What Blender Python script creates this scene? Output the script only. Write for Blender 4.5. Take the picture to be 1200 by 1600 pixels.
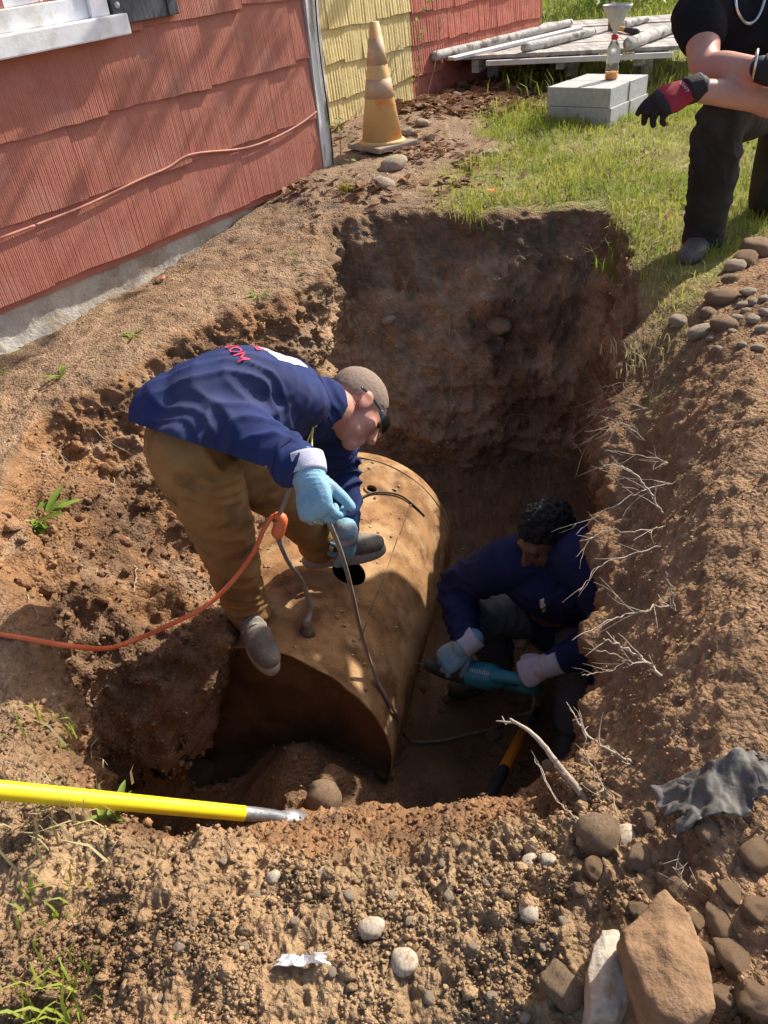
import bpy, bmesh, math, random
import numpy as np
from mathutils import Vector, Matrix, noise as mnoise
from mathutils.bvhtree import BVHTree

random.seed(7); rng = np.random.default_rng(7)
scene = bpy.context.scene
for o in list(bpy.data.objects): bpy.data.objects.remove(o)
COL = scene.collection

# ------------------------------------------------------------ camera, sky, sun, exposure
CAM_H = 1.05; PITCH = math.radians(36); FPX = 1202.0; RC, RS = .9959, .0905
_r0 = np.array([1, 0, 0.]); _d0 = np.array([0, -math.sin(PITCH), -math.cos(PITCH)])
FWD = np.array([0, math.cos(PITCH), -math.sin(PITCH)])
IR = RC*_r0 + RS*_d0; ID = -RS*_r0 + RC*_d0; CP = np.array([0, 0, CAM_H])
cam = bpy.data.cameras.new('camera'); camo = bpy.data.objects.new('camera', cam); COL.objects.link(camo)
cam.sensor_fit = 'VERTICAL'; cam.sensor_height = 24; cam.lens = 24*FPX/1600; cam.clip_start = .02; cam.clip_end = 300
camo.matrix_world = Matrix(((IR[0], -ID[0], -FWD[0], CP[0]), (IR[1], -ID[1], -FWD[1], CP[1]), (IR[2], -ID[2], -FWD[2], CP[2]), (0, 0, 0, 1)))
scene.camera = camo
SUN_AZ = math.radians(52); SUN_EL = math.radians(39)
w = bpy.data.worlds.new('World'); scene.world = w; w.use_nodes = True
nt = w.node_tree; sky = nt.nodes.new('ShaderNodeTexSky'); sky.sky_type = 'NISHITA'; sky.sun_disc = False
sky.sun_elevation = SUN_EL; sky.sun_rotation = SUN_AZ; sky.air_density = .75; sky.dust_density = 2.5; sky.ozone_density = .6
bg = nt.nodes['Background']; bg.inputs['Strength'].default_value = .14
nt.links.new(sky.outputs[0], bg.inputs[0])
SUND = np.array([math.sin(SUN_AZ)*math.cos(SUN_EL), math.cos(SUN_AZ)*math.cos(SUN_EL), math.sin(SUN_EL)])
sl = bpy.data.lights.new('sun', 'SUN'); sl.energy = 4.6; sl.angle = math.radians(.53); sl.color = (1, .94, .84)
so = bpy.data.objects.new('sun', sl); COL.objects.link(so); so.location = (4, 4, 8)
so.rotation_euler = Vector(-SUND).to_track_quat('-Z', 'Y').to_euler()
vs = scene.view_settings; vs.view_transform = 'Standard'; vs.look = 'None'; vs.gamma = 1; vs.use_curve_mapping = False; vs.exposure = .68

def ray(x, y): return (x-600)*IR + (y-800)*ID + FPX*FWD
def P(x, y, z): r = ray(x, y); return CP + r*((z-CAM_H)/r[2])
def PD(x, y, d): r = ray(x, y); return CP + r/np.linalg.norm(r)*d

# ------------------------------------------------------------ helpers
A = lambda *v: np.array(v, float)
def nrm(v): v = np.asarray(v, float); return v/(np.linalg.norm(v)+1e-12)
def tag(o, label=None, cat=None, group=None, kind=None):
    for k, v in (('label', label), ('category', cat), ('group', group), ('kind', kind)):
        if v: o[k] = v
    return o
def empty(name, loc, label=None, cat=None, group=None):
    o = bpy.data.objects.new(name, None); o.empty_display_size = .05; COL.objects.link(o); o.location = [float(q) for q in loc]
    return tag(o, label, cat, group)
def link(name, me, mat=None, parent=None, smooth=True):
    o = bpy.data.objects.new(name, me); COL.objects.link(o)
    if mat and not me.materials: me.materials.append(mat)
    if smooth is not None: me.polygons.foreach_set('use_smooth', [bool(smooth)]*len(me.polygons))
    if parent:
        o.parent = parent
        # geometry given in world space: undo the parent's transform
        o.matrix_parent_inverse = wmat(parent).inverted()
    return o
def wmat(o):
    m = Matrix.LocRotScale(o.location, o.rotation_euler, o.scale)
    return wmat(o.parent) @ o.matrix_parent_inverse @ m if o.parent else m
def meshd(name, V, F):
    me = bpy.data.meshes.new(name); V = np.asarray(V, np.float32)
    if isinstance(F, np.ndarray):
        k = F.shape[1]; me.vertices.add(len(V)); me.vertices.foreach_set('co', V.ravel())
        me.loops.add(F.size); me.loops.foreach_set('vertex_index', F.ravel().astype(np.int32))
        me.polygons.add(len(F)); me.polygons.foreach_set('loop_start', np.arange(0, F.size, k, dtype=np.int32))
        me.update(calc_edges=True)
    else:
        me.from_pydata([tuple(map(float, v)) for v in V], [], F); me.update()
    return me
def mk(name, V, F, mat, parent=None, smooth=True): return link(name, meshd(name, V, F), mat, parent, smooth)
class MB:
    def __init__(s): s.v = []; s.f = []; s.n = 0
    def add(s, V, F):
        V = np.asarray(V, float); s.v.append(V); s.f += [tuple(int(i)+s.n for i in q) for q in F]; s.n += len(V); return s
    def arr(s): return np.concatenate(s.v), s.f
    def build(s, name, mat, parent=None, smooth=True): V, F = s.arr(); return mk(name, V, F, mat, parent, smooth)
def catmull(Q, n, closed=False):
    Q = np.asarray(Q, float); N = len(Q); out = []
    rngN = range(N) if closed else range(N-1)
    for i in rngN:
        p0, p1, p2, p3 = (Q[(i-1) % N], Q[i], Q[(i+1) % N], Q[(i+2) % N]) if closed else (Q[max(i-1, 0)], Q[i], Q[i+1], Q[min(i+2, N-1)])
        for k in range(n):
            t = k/n
            out.append(.5*((2*p1)+(-p0+p2)*t+(2*p0-5*p1+4*p2-p3)*t*t+(-p0+3*p1-3*p2+p3)*t**3))
    if not closed: out.append(Q[-1])
    return np.array(out)
def tube(pts, rad, seg=8, sub=0, side=None, cap=True, rb=None):
    """tapered tube; rad/rb = half widths along side / across; rounded ends"""
    pts = np.asarray(pts, float); rad = np.broadcast_to(np.asarray(rad, float), (len(pts),)).copy()
    rb = rad.copy() if rb is None else np.broadcast_to(np.asarray(rb, float), (len(pts),)).copy()
    if sub:
        q = catmull(np.column_stack([pts, rad, rb]), sub); pts, rad, rb = q[:, :3], q[:, 3], q[:, 4]
    T = np.gradient(pts, axis=0); T /= np.linalg.norm(T, axis=1)[:, None]+1e-12
    if cap:
        r0 = min(rad[0], rb[0]); r1 = min(rad[-1], rb[-1]); pre = []; post = []
        for a in (.15, .45, .75, .94):
            c = math.sqrt(1-a*a)
            pre.append((pts[0]-T[0]*r0*(c), rad[0]*a, rb[0]*a, T[0])); post.append((pts[-1]+T[-1]*r1*c, rad[-1]*a, rb[-1]*a, T[-1]))
        post = post[::-1]; ext = lambda i: [q[i] for q in pre], 
        pts = np.array([q[0] for q in pre]+list(pts)+[q[0] for q in post]); rad = np.array([q[1] for q in pre]+list(rad)+[q[1] for q in post])
        rb = np.array([q[2] for q in pre]+list(rb)+[q[2] for q in post]); T = np.array([q[3] for q in pre]+list(T)+[q[3] for q in post])
    V = []; s = None
    for i in range(len(pts)):
        if side is not None: s = np.asarray(side, float)
        elif s is None: s = A(0, 0, 1) if abs(T[i][2]) < .9 else A(1, 0, 0)
        s = nrm(s-T[i]*(s@T[i])); b = np.cross(T[i], s)
        for k in range(seg):
            a = 2*math.pi*k/seg; V.append(pts[i]+s*rad[i]*math.cos(a)+b*rb[i]*math.sin(a))
    F = []; n = len(pts)
    for i in range(n-1):
        for k in range(seg): F.append((i*seg+k, i*seg+(k+1) % seg, (i+1)*seg+(k+1) % seg, (i+1)*seg+k))
    F.append(tuple(range(seg-1, -1, -1))); F.append(tuple((n-1)*seg+k for k in range(seg)))
    return np.array(V), F
def box(c, sx, sy, sz, X=(1, 0, 0), Y=(0, 1, 0), Z=(0, 0, 1), bev=0.0, jit=0):
    """box centred at c with full sizes along axes; bev chamfers all edges"""
    bm = bmesh.new(); bmesh.ops.create_cube(bm, size=1)
    for v in bm.verts: v.co = Vector((v.co.x*sx, v.co.y*sy, v.co.z*sz))
    if bev: bmesh.ops.bevel(bm, geom=list(bm.edges), offset=bev, segments=2, profile=.6, affect='EDGES')
    bm.verts.ensure_lookup_table(); V = np.array([v.co[:] for v in bm.verts]); F = [tuple(v.index for v in f.verts) for f in bm.faces]; bm.free()
    if jit: V = V+rng.normal(0, jit, V.shape)
    return np.asarray(c, float)+V[:, :1]*nrm(X)+V[:, 1:2]*nrm(Y)+V[:, 2:3]*nrm(Z), F
def ico(sub):
    bm = bmesh.new(); bmesh.ops.create_icosphere(bm, subdivisions=sub, radius=1)
    V = np.array([v.co[:] for v in bm.verts]); F = np.array([[v.index for v in f.verts] for f in bm.faces]); bm.free(); return V, F
ICO = {k: ico(k) for k in (1, 2, 3, 4)}
# ---- vectorised value noise
def _hash(ix, iy, iz, seed):
    h = (ix*374761393 + iy*668265263 + iz*2147483647 + seed*974634777) & 0xffffffff
    h = ((h ^ (h >> 13))*1274126177) & 0xffffffff
    return ((h ^ (h >> 16)) & 0xffff)/32767.5-1
def vnoise(p, seed=0):
    p = np.asarray(p, float); i = np.floor(p).astype(np.int64); f = p-i; u = f*f*f*(f*(f*6-15)+10); r = 0
    for dx in (0, 1):
        for dy in (0, 1):
            for dz in (0, 1):
                wgt = (u[:, 0] if dx else 1-u[:, 0])*(u[:, 1] if dy else 1-u[:, 1])*(u[:, 2] if dz else 1-u[:, 2])
                r = r+wgt*_hash(i[:, 0]+dx, i[:, 1]+dy, i[:, 2]+dz, seed)
    return r
def fbm(p, freq, octv=4, gain=.5, seed=0, ridge=False):
    p = np.asarray(p, float); a = 1; s = 0; tot = 0
    for k in range(octv):
        n = vnoise(p*freq+k*17.3, seed+k); n = (1-2*np.abs(n)) if ridge else n
        s = s+a*n; tot += a; a *= gain; freq *= 2.03
    return s/tot
def sstep(a, b, x): t = np.clip((x-a)/(b-a), 0, 1); return t*t*(3-2*t)

# ------------------------------------------------------------ materials
def pmat(name, c1, c2=None, scale=8, rough=.8, bump=0, bscale=60, spec=.3, metal=0, det=6, dist=.01, c3=None, sc3=2, lo=.35, hi=.65, stretch=None, trans=0):
    m = bpy.data.materials.new(name); m.use_nodes = True; n = m.node_tree; b = n.nodes['Principled BSDF']
    b.inputs['Roughness'].default_value = rough; b.inputs['Metallic'].default_value = metal; b.inputs['Specular IOR Level'].default_value = spec
    tc = n.nodes.new('ShaderNodeTexCoord'); co = tc.outputs['Object']
    if stretch:
        mp = n.nodes.new('ShaderNodeMapping'); mp.inputs['Scale'].default_value = stretch; n.links.new(co, mp.inputs[0]); co = mp.outputs[0]
    def noi(s, d=det):
        q = n.nodes.new('ShaderNodeTexNoise'); q.inputs['Scale'].default_value = s; q.inputs['Detail'].default_value = d; q.inputs['Roughness'].default_value = .6
        n.links.new(co, q.inputs['Vector']); return q.outputs['Fac']
    def ramp(src, a, bb, ca, cb):
        r = n.nodes.new('ShaderNodeValToRGB'); e = r.color_ramp.elements; e[0].position = a; e[1].position = bb
        e[0].color = (*ca, 1); e[1].color = (*cb, 1); n.links.new(src, r.inputs[0]); return r.outputs[0]
    if c2 is None: b.inputs['Base Color'].default_value = (*c1, 1)
    else:
        col = ramp(noi(scale), lo, hi, c1, c2)
        if c3:
            mx = n.nodes.new('ShaderNodeMix'); mx.data_type = 'RGBA'; n.links.new(ramp(noi(sc3), .5, .62, (0, 0, 0), (1, 1, 1)), mx.inputs[0])
            n.links.new(col, mx.inputs[6]); mx.inputs[7].default_value = (*c3, 1); col = mx.outputs[2]
        n.links.new(col, b.inputs['Base Color'])
    if bump:
        bp = n.nodes.new('ShaderNodeBump'); bp.inputs['Strength'].default_value = bump; bp.inputs['Distance'].default_value = dist
        n.links.new(noi(bscale, 8), bp.inputs['Height']); n.links.new(bp.outputs[0], b.inputs['Normal'])
    if trans:
        t = n.nodes.new('ShaderNodeBsdfTranslucent'); ms = n.nodes.new('ShaderNodeMixShader'); ms.inputs[0].default_value = trans
        if c2 is None: t.inputs[0].default_value = (*c1, 1)
        else: n.links.new(col, t.inputs[0])
        n.links.new(b.outputs[0], ms.inputs[1]); n.links.new(t.outputs[0], ms.inputs[2]); n.links.new(ms.outputs[0], n.nodes['Material Output'].inputs[0])
    return m
def soil_mat():
    m = bpy.data.materials.new('soil'); m.use_nodes = True; n = m.node_tree; b = n.nodes['Principled BSDF']
    b.inputs['Roughness'].default_value = .95; b.inputs['Specular IOR Level'].default_value = .12
    at = n.nodes.new('ShaderNodeAttribute'); at.attribute_name = 'tint'; tc = n.nodes.new('ShaderNodeTexCoord')
    def noi(s, d=6, r=.65):
        q = n.nodes.new('ShaderNodeTexNoise'); q.inputs['Scale'].default_value = s; q.inputs['Detail'].default_value = d; q.inputs['Roughness'].default_value = r
        n.links.new(tc.outputs['Object'], q.inputs['Vector']); return q.outputs['Fac']
    def mth(op, a, c):
        q = n.nodes.new('ShaderNodeMath'); q.operation = op
        for i, s in ((0, a), (1, c)):
            if isinstance(s, (int, float)): q.inputs[i].default_value = s
            else: n.links.new(s, q.inputs[i])
        return q.outputs[0]
    n.links.new(at.outputs['Color'], b.inputs['Base Color'])
    vo = n.nodes.new('ShaderNodeTexVoronoi'); vo.inputs['Scale'].default_value = 110; n.links.new(tc.outputs['Object'], vo.inputs['Vector'])
    h = mth('ADD', mth('MULTIPLY', noi(70, 4, .75), 1.1), mth('MULTIPLY', vo.outputs['Distance'], -.6))
    bp = n.nodes.new('ShaderNodeBump'); bp.inputs['Strength'].default_value = .9; bp.inputs['Distance'].default_value = .012
    n.links.new(h, bp.inputs['Height']); n.links.new(bp.outputs[0], b.inputs['Normal'])
    return m
M = {}
M['soil'] = soil_mat()
M['grass'] = pmat('grass', (.21, .29, .032), (.42, .42, .075), 3, .55, trans=.4)
M['drygrass'] = pmat('dry_grass', (.34, .29, .14), (.5, .44, .24), 3, .7, trans=.3)
M['leaf'] = pmat('dead_leaf', (.13, .06, .03), (.36, .2, .11), 14, .75, trans=.25)
M['sprout'] = pmat('sprout', (.16, .26, .04), (.34, .42, .08), 8, .5, trans=.4)
M['rock'] = pmat('rock', (.38, .30, .215), (.54, .45, .335), 7, .9, .8, 40, c3=(.42, .29, .18), sc3=5)
M['rock_dirty'] = pmat('dirty_rock', (.34, .225, .135), (.48, .34, .22), 9, .95, 1., 40, c3=(.32, .2, .115), sc3=6)
M['clod'] = pmat('clod', (.34, .21, .12), (.47, .315, .19), 14, .97, 1., 60)
M['root'] = pmat('root', (.34, .26, .18), (.52, .43, .33), 20, .8, .4, 150)
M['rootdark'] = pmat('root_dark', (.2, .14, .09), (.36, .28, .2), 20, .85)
M['rust'] = None
# ------------------------------------------------------------ terrain: one sheet lofted over the pit, its banks and the lawn
def far_z(x, y):
    return .012*np.clip(y-3.6, 0, 99)+.05*sstep(4.2, 6.2, y)+.16*sstep(6.5, 11, y)+.25*sstep(11, 30, y)
CEN = A(.08, 1.85)
# station: rim pixel + z, floor edge xyz, bank heights (+.3 m, +1.1 m, +4 m), wall shape (a,b = horizontal share of low / high wall points)
ST = [
 ((560, 1322), -.12, (-.10, 1.22, -1.25), (-.09, -.22, -.4), (.2, .5)),
 ((700, 1306), -.12, (.18, 1.05, -1.33), (-.09, -.22, -.4), (.05, .3)),
 ((880, 1262), -.09, (.45, 1.20, -1.30), (-.03, -.12, -.25), (.05, .3)),
 ((935, 1110), -.12, (.62, 1.45, -1.30), (.07, .1, .0), (.02, .2)),
 ((958, 850), -.20, (.80, 1.85, -1.35), (.13, .26, .2), (-.05, .0)),
 ((972, 700), -.16, (.92, 2.25, -1.35), (.11, .26, .25), (.0, .2)),
 ((988, 540), -.06, (.98, 2.75, -1.32), (.03, .05, .05), (.1, .5)),
 ((952, 340), .0, (.98, 3.32, -1.22), (.01, .0, .0), (.15, .6)),
 ((730, 338), .0, (.42, 3.36, -1.22), (.01, .02, .0), (.2, .6)),
 ((525, 352), -.02, (-.12, 3.25, -1.05), (.01, .03, .0), (.35, .8)),
 ((494, 440), -.10, (-.33, 2.95, -.80), (-.05, -.02, .0), (.45, .85)),
 ((340, 500), -.12, (-.42, 2.6, -.70), (-.12, -.18, -.1), (.4, .8)),
 ((190, 592), -.16, (-.48, 2.3, -.68), (-.16, -.27, -.2), (.45, .85)),
 ((62, 662), -.19, (-.52, 2.0, -.68), (-.22, -.33, -.3), (.45, .85)),
 ((5, 820), -.20, (-.52, 1.64, -.70), (-.22, -.33, -.3), (.45, .8)),
 ((32, 960), -.20, (-.88, 1.40, -1.2), (-.2, -.24, -.2), (.1, .5)),
 ((88, 1180), -.18, (-.74, 1.08, -1.25), (-.17, -.2, -.3), (.1, .5)),
 ((210, 1288), -.13, (-.52, .98, -1.30), (-.12, -.22, -.4), (.05, .4)),
 ((400, 1314), -.12, (-.32, 1.30, -1.12), (-.10, -.22, -.4), (.3, .65)),
]
LEDGE = {10: (-.62, 2.9, -1.1), 11: (-.75, 2.55, -1.2), 12: (-.82, 2.25, -1.25), 13: (-.86, 1.95, -1.25), 14: (-.86, 1.62, -1.3)}
NS = len(ST); ROWS = [20, 32, 40, 48, 28, 12, 58, 82, 26, 8]
L = np.zeros((len(ROWS)+1, NS, 3))
for i, (px, z, fl, bk, (a, b)) in enumerate(ST):
    rim = P(*px, z); fl = np.array(fl); out = nrm(rim[:2]-CEN)
    L[0, i] = (*CEN, -1.38); L[1, i] = (*(CEN+(fl[:2]-CEN)*.5), -1.38 if fl[2] < -1.1 else -1.2); L[2, i] = fl
    if i in LEDGE: L[1, i] = LEDGE[i]
    d = rim-fl
    L[3, i] = (*(fl[:2]+d[:2]*a), fl[2]+d[2]*.34); L[4, i] = (*(fl[:2]+d[:2]*b), fl[2]+d[2]*.72)
    L[5, i] = (*(rim[:2]-out*.02), rim[2]-.075); L[6, i] = (*(rim[:2]+out*.035), rim[2])
    for k, (dd, zz) in enumerate(((.3, bk[0]), (1.1, bk[1]), (4, bk[2]))): L[7+k, i] = (*(rim[:2]+out*dd), zz)
    q = rim[:2]+out*60; L[10, i] = (*q, bk[2])
for k in (7, 8, 9, 10): L[k, :, 2] += far_z(L[k, :, 0], L[k, :, 1])
spans = np.array([92, 92, 92, 80, 64, 56, 50, 54, 54, 46, 52, 56, 56, 46, 40, 62, 84, 92, 92])
ring = []
for k in range(L.shape[0]):
    Q = L[k]; out = []
    for i in range(NS):
        p0, p1, p2, p3 = Q[i-1], Q[i], Q[(i+1) % NS], Q[(i+2) % NS]; t = (np.arange(spans[i])/spans[i])[:, None]
        out.append(.5*((2*p1)+(-p0+p2)*t+(2*p0-5*p1+4*p2-p3)*t*t+(-p0+3*p1-3*p2+p3)*t**3))
    ring.append(np.concatenate(out))
ring = np.array(ring); NA = ring.shape[1]
G = []; RI = []
for k, nr in enumerate(ROWS):
    p0, p1, p2, p3 = ring[max(k-1, 0)], ring[k], ring[k+1], ring[min(k+2, len(ROWS))]
    for j in range(nr):
        t = j/nr
        if k >= 7: q = p1*(1-t)+p2*t
        else:
            m1 = (p2-p0)*.5; m2 = (p3-p1)*.5; ln = np.linalg.norm(p2-p1, axis=1)[:, None]
            m1 = m1*np.minimum(1, ln/(np.linalg.norm(m1, axis=1)[:, None]+1e-9)); m2 = m2*np.minimum(1, ln/(np.linalg.norm(m2, axis=1)[:, None]+1e-9))
            q = (2*t**3-3*t*t+1)*p1+(t**3-2*t*t+t)*m1+(-2*t**3+3*t*t)*p2+(t**3-t*t)*m2
        G.append(q); RI.append(k+t)
G.append(ring[-1]); RI.append(10.); G = np.array(G); RI = np.array(RI); NR = len(G)
def grid_normals(G):
    du = np.roll(G, -1, 1)-np.roll(G, 1, 1); dv = np.gradient(G, axis=0); N = np.cross(du, dv); l = np.linalg.norm(N, axis=2)[..., None]
    return N/(l+1e-12)
N0 = grid_normals(G)
if N0[NR-40, 100, 2] < 0: N0 = -N0
X = G.reshape(-1, 3); N0 = N0.reshape(-1, 3); N0[np.repeat(RI, NA) < 1.3] = (0, 0, 1); R_ = np.repeat(RI, NA); AI = np.tile(np.arange(NA), NR)
STF = np.interp(AI, np.concatenate([[0], np.cumsum(spans)]), np.arange(NS+1))      # station coordinate 0..19
wall = sstep(1.7, 2.6, R_)*(1-sstep(5.0, 6.0, R_)); outz = sstep(5.7, 6.3, R_)
near = np.maximum(sstep(3.0, 2.0, STF), sstep(15.2, 16.4, STF))*sstep(5.2, 6.2, R_)*(1-sstep(9, 9.5, R_))
rightbank = sstep(1.8, 2.6, STF)*(1-sstep(5.6, 6.3, STF))
def lawn_mask(p):
    x, y = p[:, 0], p[:, 1]
    xa = np.interp(y, [3.0, 3.8, 4.6, 6.0, 8.0, 12, 40], [.9, .42, .62, 1.0, 1.3, 2.2, 12])       # left limit
    yb = np.interp(x, [.6, .8, 1.05, 1.4, 1.8, 3, 6], [1.75, 1.92, 2.28, 2.72, 3.05, 3.9, 5])       # spoil limit
    wob = fbm(p*A(1, 1, 0), 2.2, 3, seed=5)*.22
    return sstep(-.12, .22, x-xa+wob)*sstep(-.06, .1, y-yb+wob*.4)*outz
lawn = lawn_mask(X); nearw = np.maximum(sstep(2.6, 1.6, STF), sstep(15.6, 16.6, STF))
bank = outz*(1-near)*(1-lawn)
# ---- relief (metres, along the surface normal)
big = fbm(X, 3.1, 3, seed=11); mid = fbm(X, 9, 4, .55, seed=21); fine = fbm(X, 34, 4, .6, seed=31); rid = fbm(X, 13, 4, .55, seed=41, ridge=True)
# spade marks and gullies running down the walls
gul = fbm(np.column_stack([STF*2.2+X[:, 2]*.8, X[:, 2]*2.6, R_*0]), 1.7, 4, .55, seed=51)
disp = wall*((1-.7*nearw)*(.075*big+.055*mid)+(1-.3*nearw)*.034*rid+.010*fine+.028*gul*(1-nearw))
disp += (1-wall)*(1-outz)*(.03*big+.035*mid+.012*fine+.012*rid)
bil = 1-2*np.abs(fbm(X, 48, 3, .6, seed=35)); disp += near*(.028*big+.030*mid+.016*rid+.012*fine+.010*bil)
farf = 1/(1+np.maximum(np.linalg.norm(X[:, :2], axis=1)-4, 0)*.15)
disp += bank*(1-.65*rightbank)*(.012*big+.018*mid+.008*fine+.008*rid)*farf+lawn*(.012*big+.012*mid+.006*fine)
# right spoil slope: streaks raked down towards the pit
rk = fbm(np.column_stack([(X[:, 0]*.87+X[:, 1]*.49)*1.1, (X[:, 1]*.87-X[:, 0]*.49)*4.5, X[:, 2]*1.5]), 3.0, 4, .55, seed=61)
disp += rightbank*sstep(5, 6.2, R_)*(1-sstep(8.6, 9.2, R_))*(1-lawn)*(.026*rk+.010*fine+.005*bil)
disp *= 1-sstep(9.0, 9.6, R_)*.8
disp *= sstep(0, 1.3, R_)
X = X+N0*disp[:, None]
X[:, 2] += (R_ < 2.3)*(X[:, 2] < -.95)*.30*np.exp(-((X[:, 0]+.34)**2+(X[:, 1]-1.5)**2)/(2*.25**2))
# mounds: x, y, sigma, height
for mx, my, sg, hh in ((.55, 2.1, .1, -.0), (1.35, 2.25, .22, .07), (1.7, 2.75, .25, .06), (.62, .86, .12, .02), (-.62, .85, .15, .03),
                       (.02, 4.35, .25, .03), (-.35, 1.52, .11, .12), (.3, 5.9, .4, .04)):
    X[:, 2] += hh*np.exp(-((X[:, 0]-mx)**2+(X[:, 1]-my)**2)/(2*sg*sg))
# ---- soil colour (its own, except the far wall, lightened in place of fill light)
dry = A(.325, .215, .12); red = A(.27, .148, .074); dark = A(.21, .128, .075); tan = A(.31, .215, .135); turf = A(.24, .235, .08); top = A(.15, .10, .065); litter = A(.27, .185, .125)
def mixc(c, d, t): return c*(1-t[:, None])+d*t[:, None]
c = np.tile(red, (len(X), 1)); nz = fbm(X, 2.3, 4, seed=71); nz2 = fbm(X, 7, 4, seed=81)
farwall = sstep(5.6, 6.6, STF)*(1-sstep(9.6, 10.6, STF))
c = mixc(c, A(.40, .265, .16), np.clip(farwall*wall, 0, 1))  # paler, warmer far wall: fill light put into its colour
c = mixc(c, A(.33, .24, .165), np.clip(sstep(.1, .5, nz2)*wall*.5, 0, 1)); c = mixc(c, A(.15, .09, .055), np.clip(sstep(.0, .35, fbm(X, 4.3, 4, seed=87))*wall*.75, 0, 1))
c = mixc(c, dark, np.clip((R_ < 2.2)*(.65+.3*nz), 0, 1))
c = mixc(c, top, sstep(4.0, 5.0, R_+nz2*.5)*(1-sstep(6.0, 6.4, R_))*farwall*.6)
c = mixc(c, tan, bank*np.clip(.75+.5*nz, 0, 1)); c = mixc(c, litter, bank*sstep(9.2, 10, STF)*0+bank*(X[:, 1] > 3.9)*np.clip(.6+nz2, 0, 1))
c = mixc(c, A(.285, .172, .095), rightbank*sstep(5., 6., R_)*(1-lawn)*np.clip(.8+.6*nz, 0, 1))
c = mixc(c, dry, near*np.clip(.85+.9*nz, 0, 1)); c = mixc(c, turf, lawn*np.clip(.85+.7*nz2, 0, 1))
g1 = fbm(X, 9, 4, .6, seed=91); g2 = fbm(X, 130, 2, .6, seed=95)
c = c*((1+.42*g1)*(1+.38*g2*sstep(.3, 1.4, R_)))[:, None]
ids = np.arange(NR*NA).reshape(NR, NA)
a_, b_, c_, d_ = ids[:-1], np.roll(ids, -1, 1)[:-1], np.roll(ids, -1, 1)[1:], ids[1:]
FQ = np.stack([a_, d_, c_, b_], -1).reshape(-1, 4)
e1 = X[FQ[-5000, 1]]-X[FQ[-5000, 0]]; e2 = X[FQ[-5000, 2]]-X[FQ[-5000, 0]]
if np.cross(e1, e2)[2] < 0: FQ = FQ[:, ::-1].copy()
TX = X; TN = grid_normals(TX.reshape(NR, NA, 3)).reshape(-1, 3)
if TN[(NR-40)*NA+100, 2] < 0: TN = -TN
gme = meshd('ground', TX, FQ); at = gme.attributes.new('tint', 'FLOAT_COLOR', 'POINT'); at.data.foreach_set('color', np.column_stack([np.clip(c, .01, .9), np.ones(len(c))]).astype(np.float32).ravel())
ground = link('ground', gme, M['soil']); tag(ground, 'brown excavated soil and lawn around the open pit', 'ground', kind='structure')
BV = BVHTree.FromPolygons(TX.tolist(), FQ.tolist())
def hit(px, py):
    r = nrm(ray(px, py)); h = BV.ray_cast(Vector(CP+r*.05), Vector(r))
    return (np.array(h[0]), np.array(h[1])) if h[0] is not None else (None, None)
def gz(x, y, zt=1.5):
    h = BV.ray_cast(Vector((x, y, zt)), Vector((0, 0, -1))); return h[0].z if h[0] is not None else 0.
# ------------------------------------------------------------ steel tank
TC = A(-.448, 1.672, -1.06); TYAW = .285; TPIT = -.04; TR = .42; TLEN = 1.17
TA = A(math.sin(TYAW)*math.cos(TPIT), math.cos(TYAW)*math.cos(TPIT), math.sin(TPIT)); TS = A(math.cos(TYAW), -math.sin(TYAW), 0); TU = np.cross(TS, TA)
def tankpt(px, py):
    """where the sight line of a pixel meets the tank's outer surface"""
    r = nrm(ray(px, py)); o = CP-TC; op = o-TA*(o@TA); rp = r-TA*(r@TA)
    a = rp@rp; b = op@rp; cc = op@op-TR*TR; d = b*b-a*cc
    t = (-b-math.sqrt(max(d, 0)))/a; q = CP+r*t; n = q-TC; n = nrm(n-TA*(n@TA)); return q, n
def onTank(th, l, dr=0): return TC+TA*l+(TS*math.cos(th)+TU*math.sin(th))*(TR+dr)
def rust_mat():
    m = pmat('rusty_steel', (.15, .072, .03), (.36, .195, .085), 9, .85, .8, 90, spec=.2, c3=(.43, .27, .135), sc3=6, lo=.36, hi=.62, dist=.004)
    return m
M['rust'] = rust_mat(); M['weld'] = pmat('weld', (.10, .065, .04), (.2, .13, .08), 30, .8)
tank = empty('steel_oil_tank', TC-TU*TR, 'big rusty steel oil tank lying in the pit under the bending man', 'tank')
def tank_shell():
    V = []; F = []; nt_ = 96; prof = [(TR, 0.0)]
    prof += [(TR, TLEN*k/40) for k in range(1, 41)]
    for k in range(1, 13):
        a = k/12*math.pi/2; prof.append((TR*math.cos(a)**.6 if k < 12 else .004, TLEN+.21*math.sin(a)))
    inner = [(max(r-.006, .002), l-(.006 if l > TLEN else 0)) for r, l in prof][::-1]
    P2 = prof+inner
    for r, l in P2:
        for k in range(nt_):
            a = 2*math.pi*k/nt_; q = TC+TA*l+(TS*math.cos(a)+TU*math.sin(a))*r; V.append(q)
    V = np.array(V); n = len(P2)
    rad = V-TC; ax = (rad@TA)[:, None]*TA; V = V+nrm_rows(rad-ax)*(fbm(V, 5, 3, seed=3)*.004)[:, None]
    # ragged torch-cut edge
    l0 = (V-TC)@TA; V = V+TA*np.where(l0 < .02, fbm(V, 30, 3, seed=9)*.008, 0)[:, None]
    for i in range(n):
        j = (i+1) % n
        for k in range(nt_): F.append((i*nt_+k, j*nt_+k, j*nt_+(k+1) % nt_, i*nt_+(k+1) % nt_))
    return V, F
def nrm_rows(a): return a/(np.linalg.norm(a, axis=1)[:, None]+1e-12)
def bake(o):
    dg = bpy.context.evaluated_depsgraph_get(); dg.update(); me = bpy.data.meshes.new_from_object(o.evaluated_get(dg)); return me
V, F = tank_shell(); tmp = mk('tmp_shell', V, F, M['rust']); cutters = []
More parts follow.
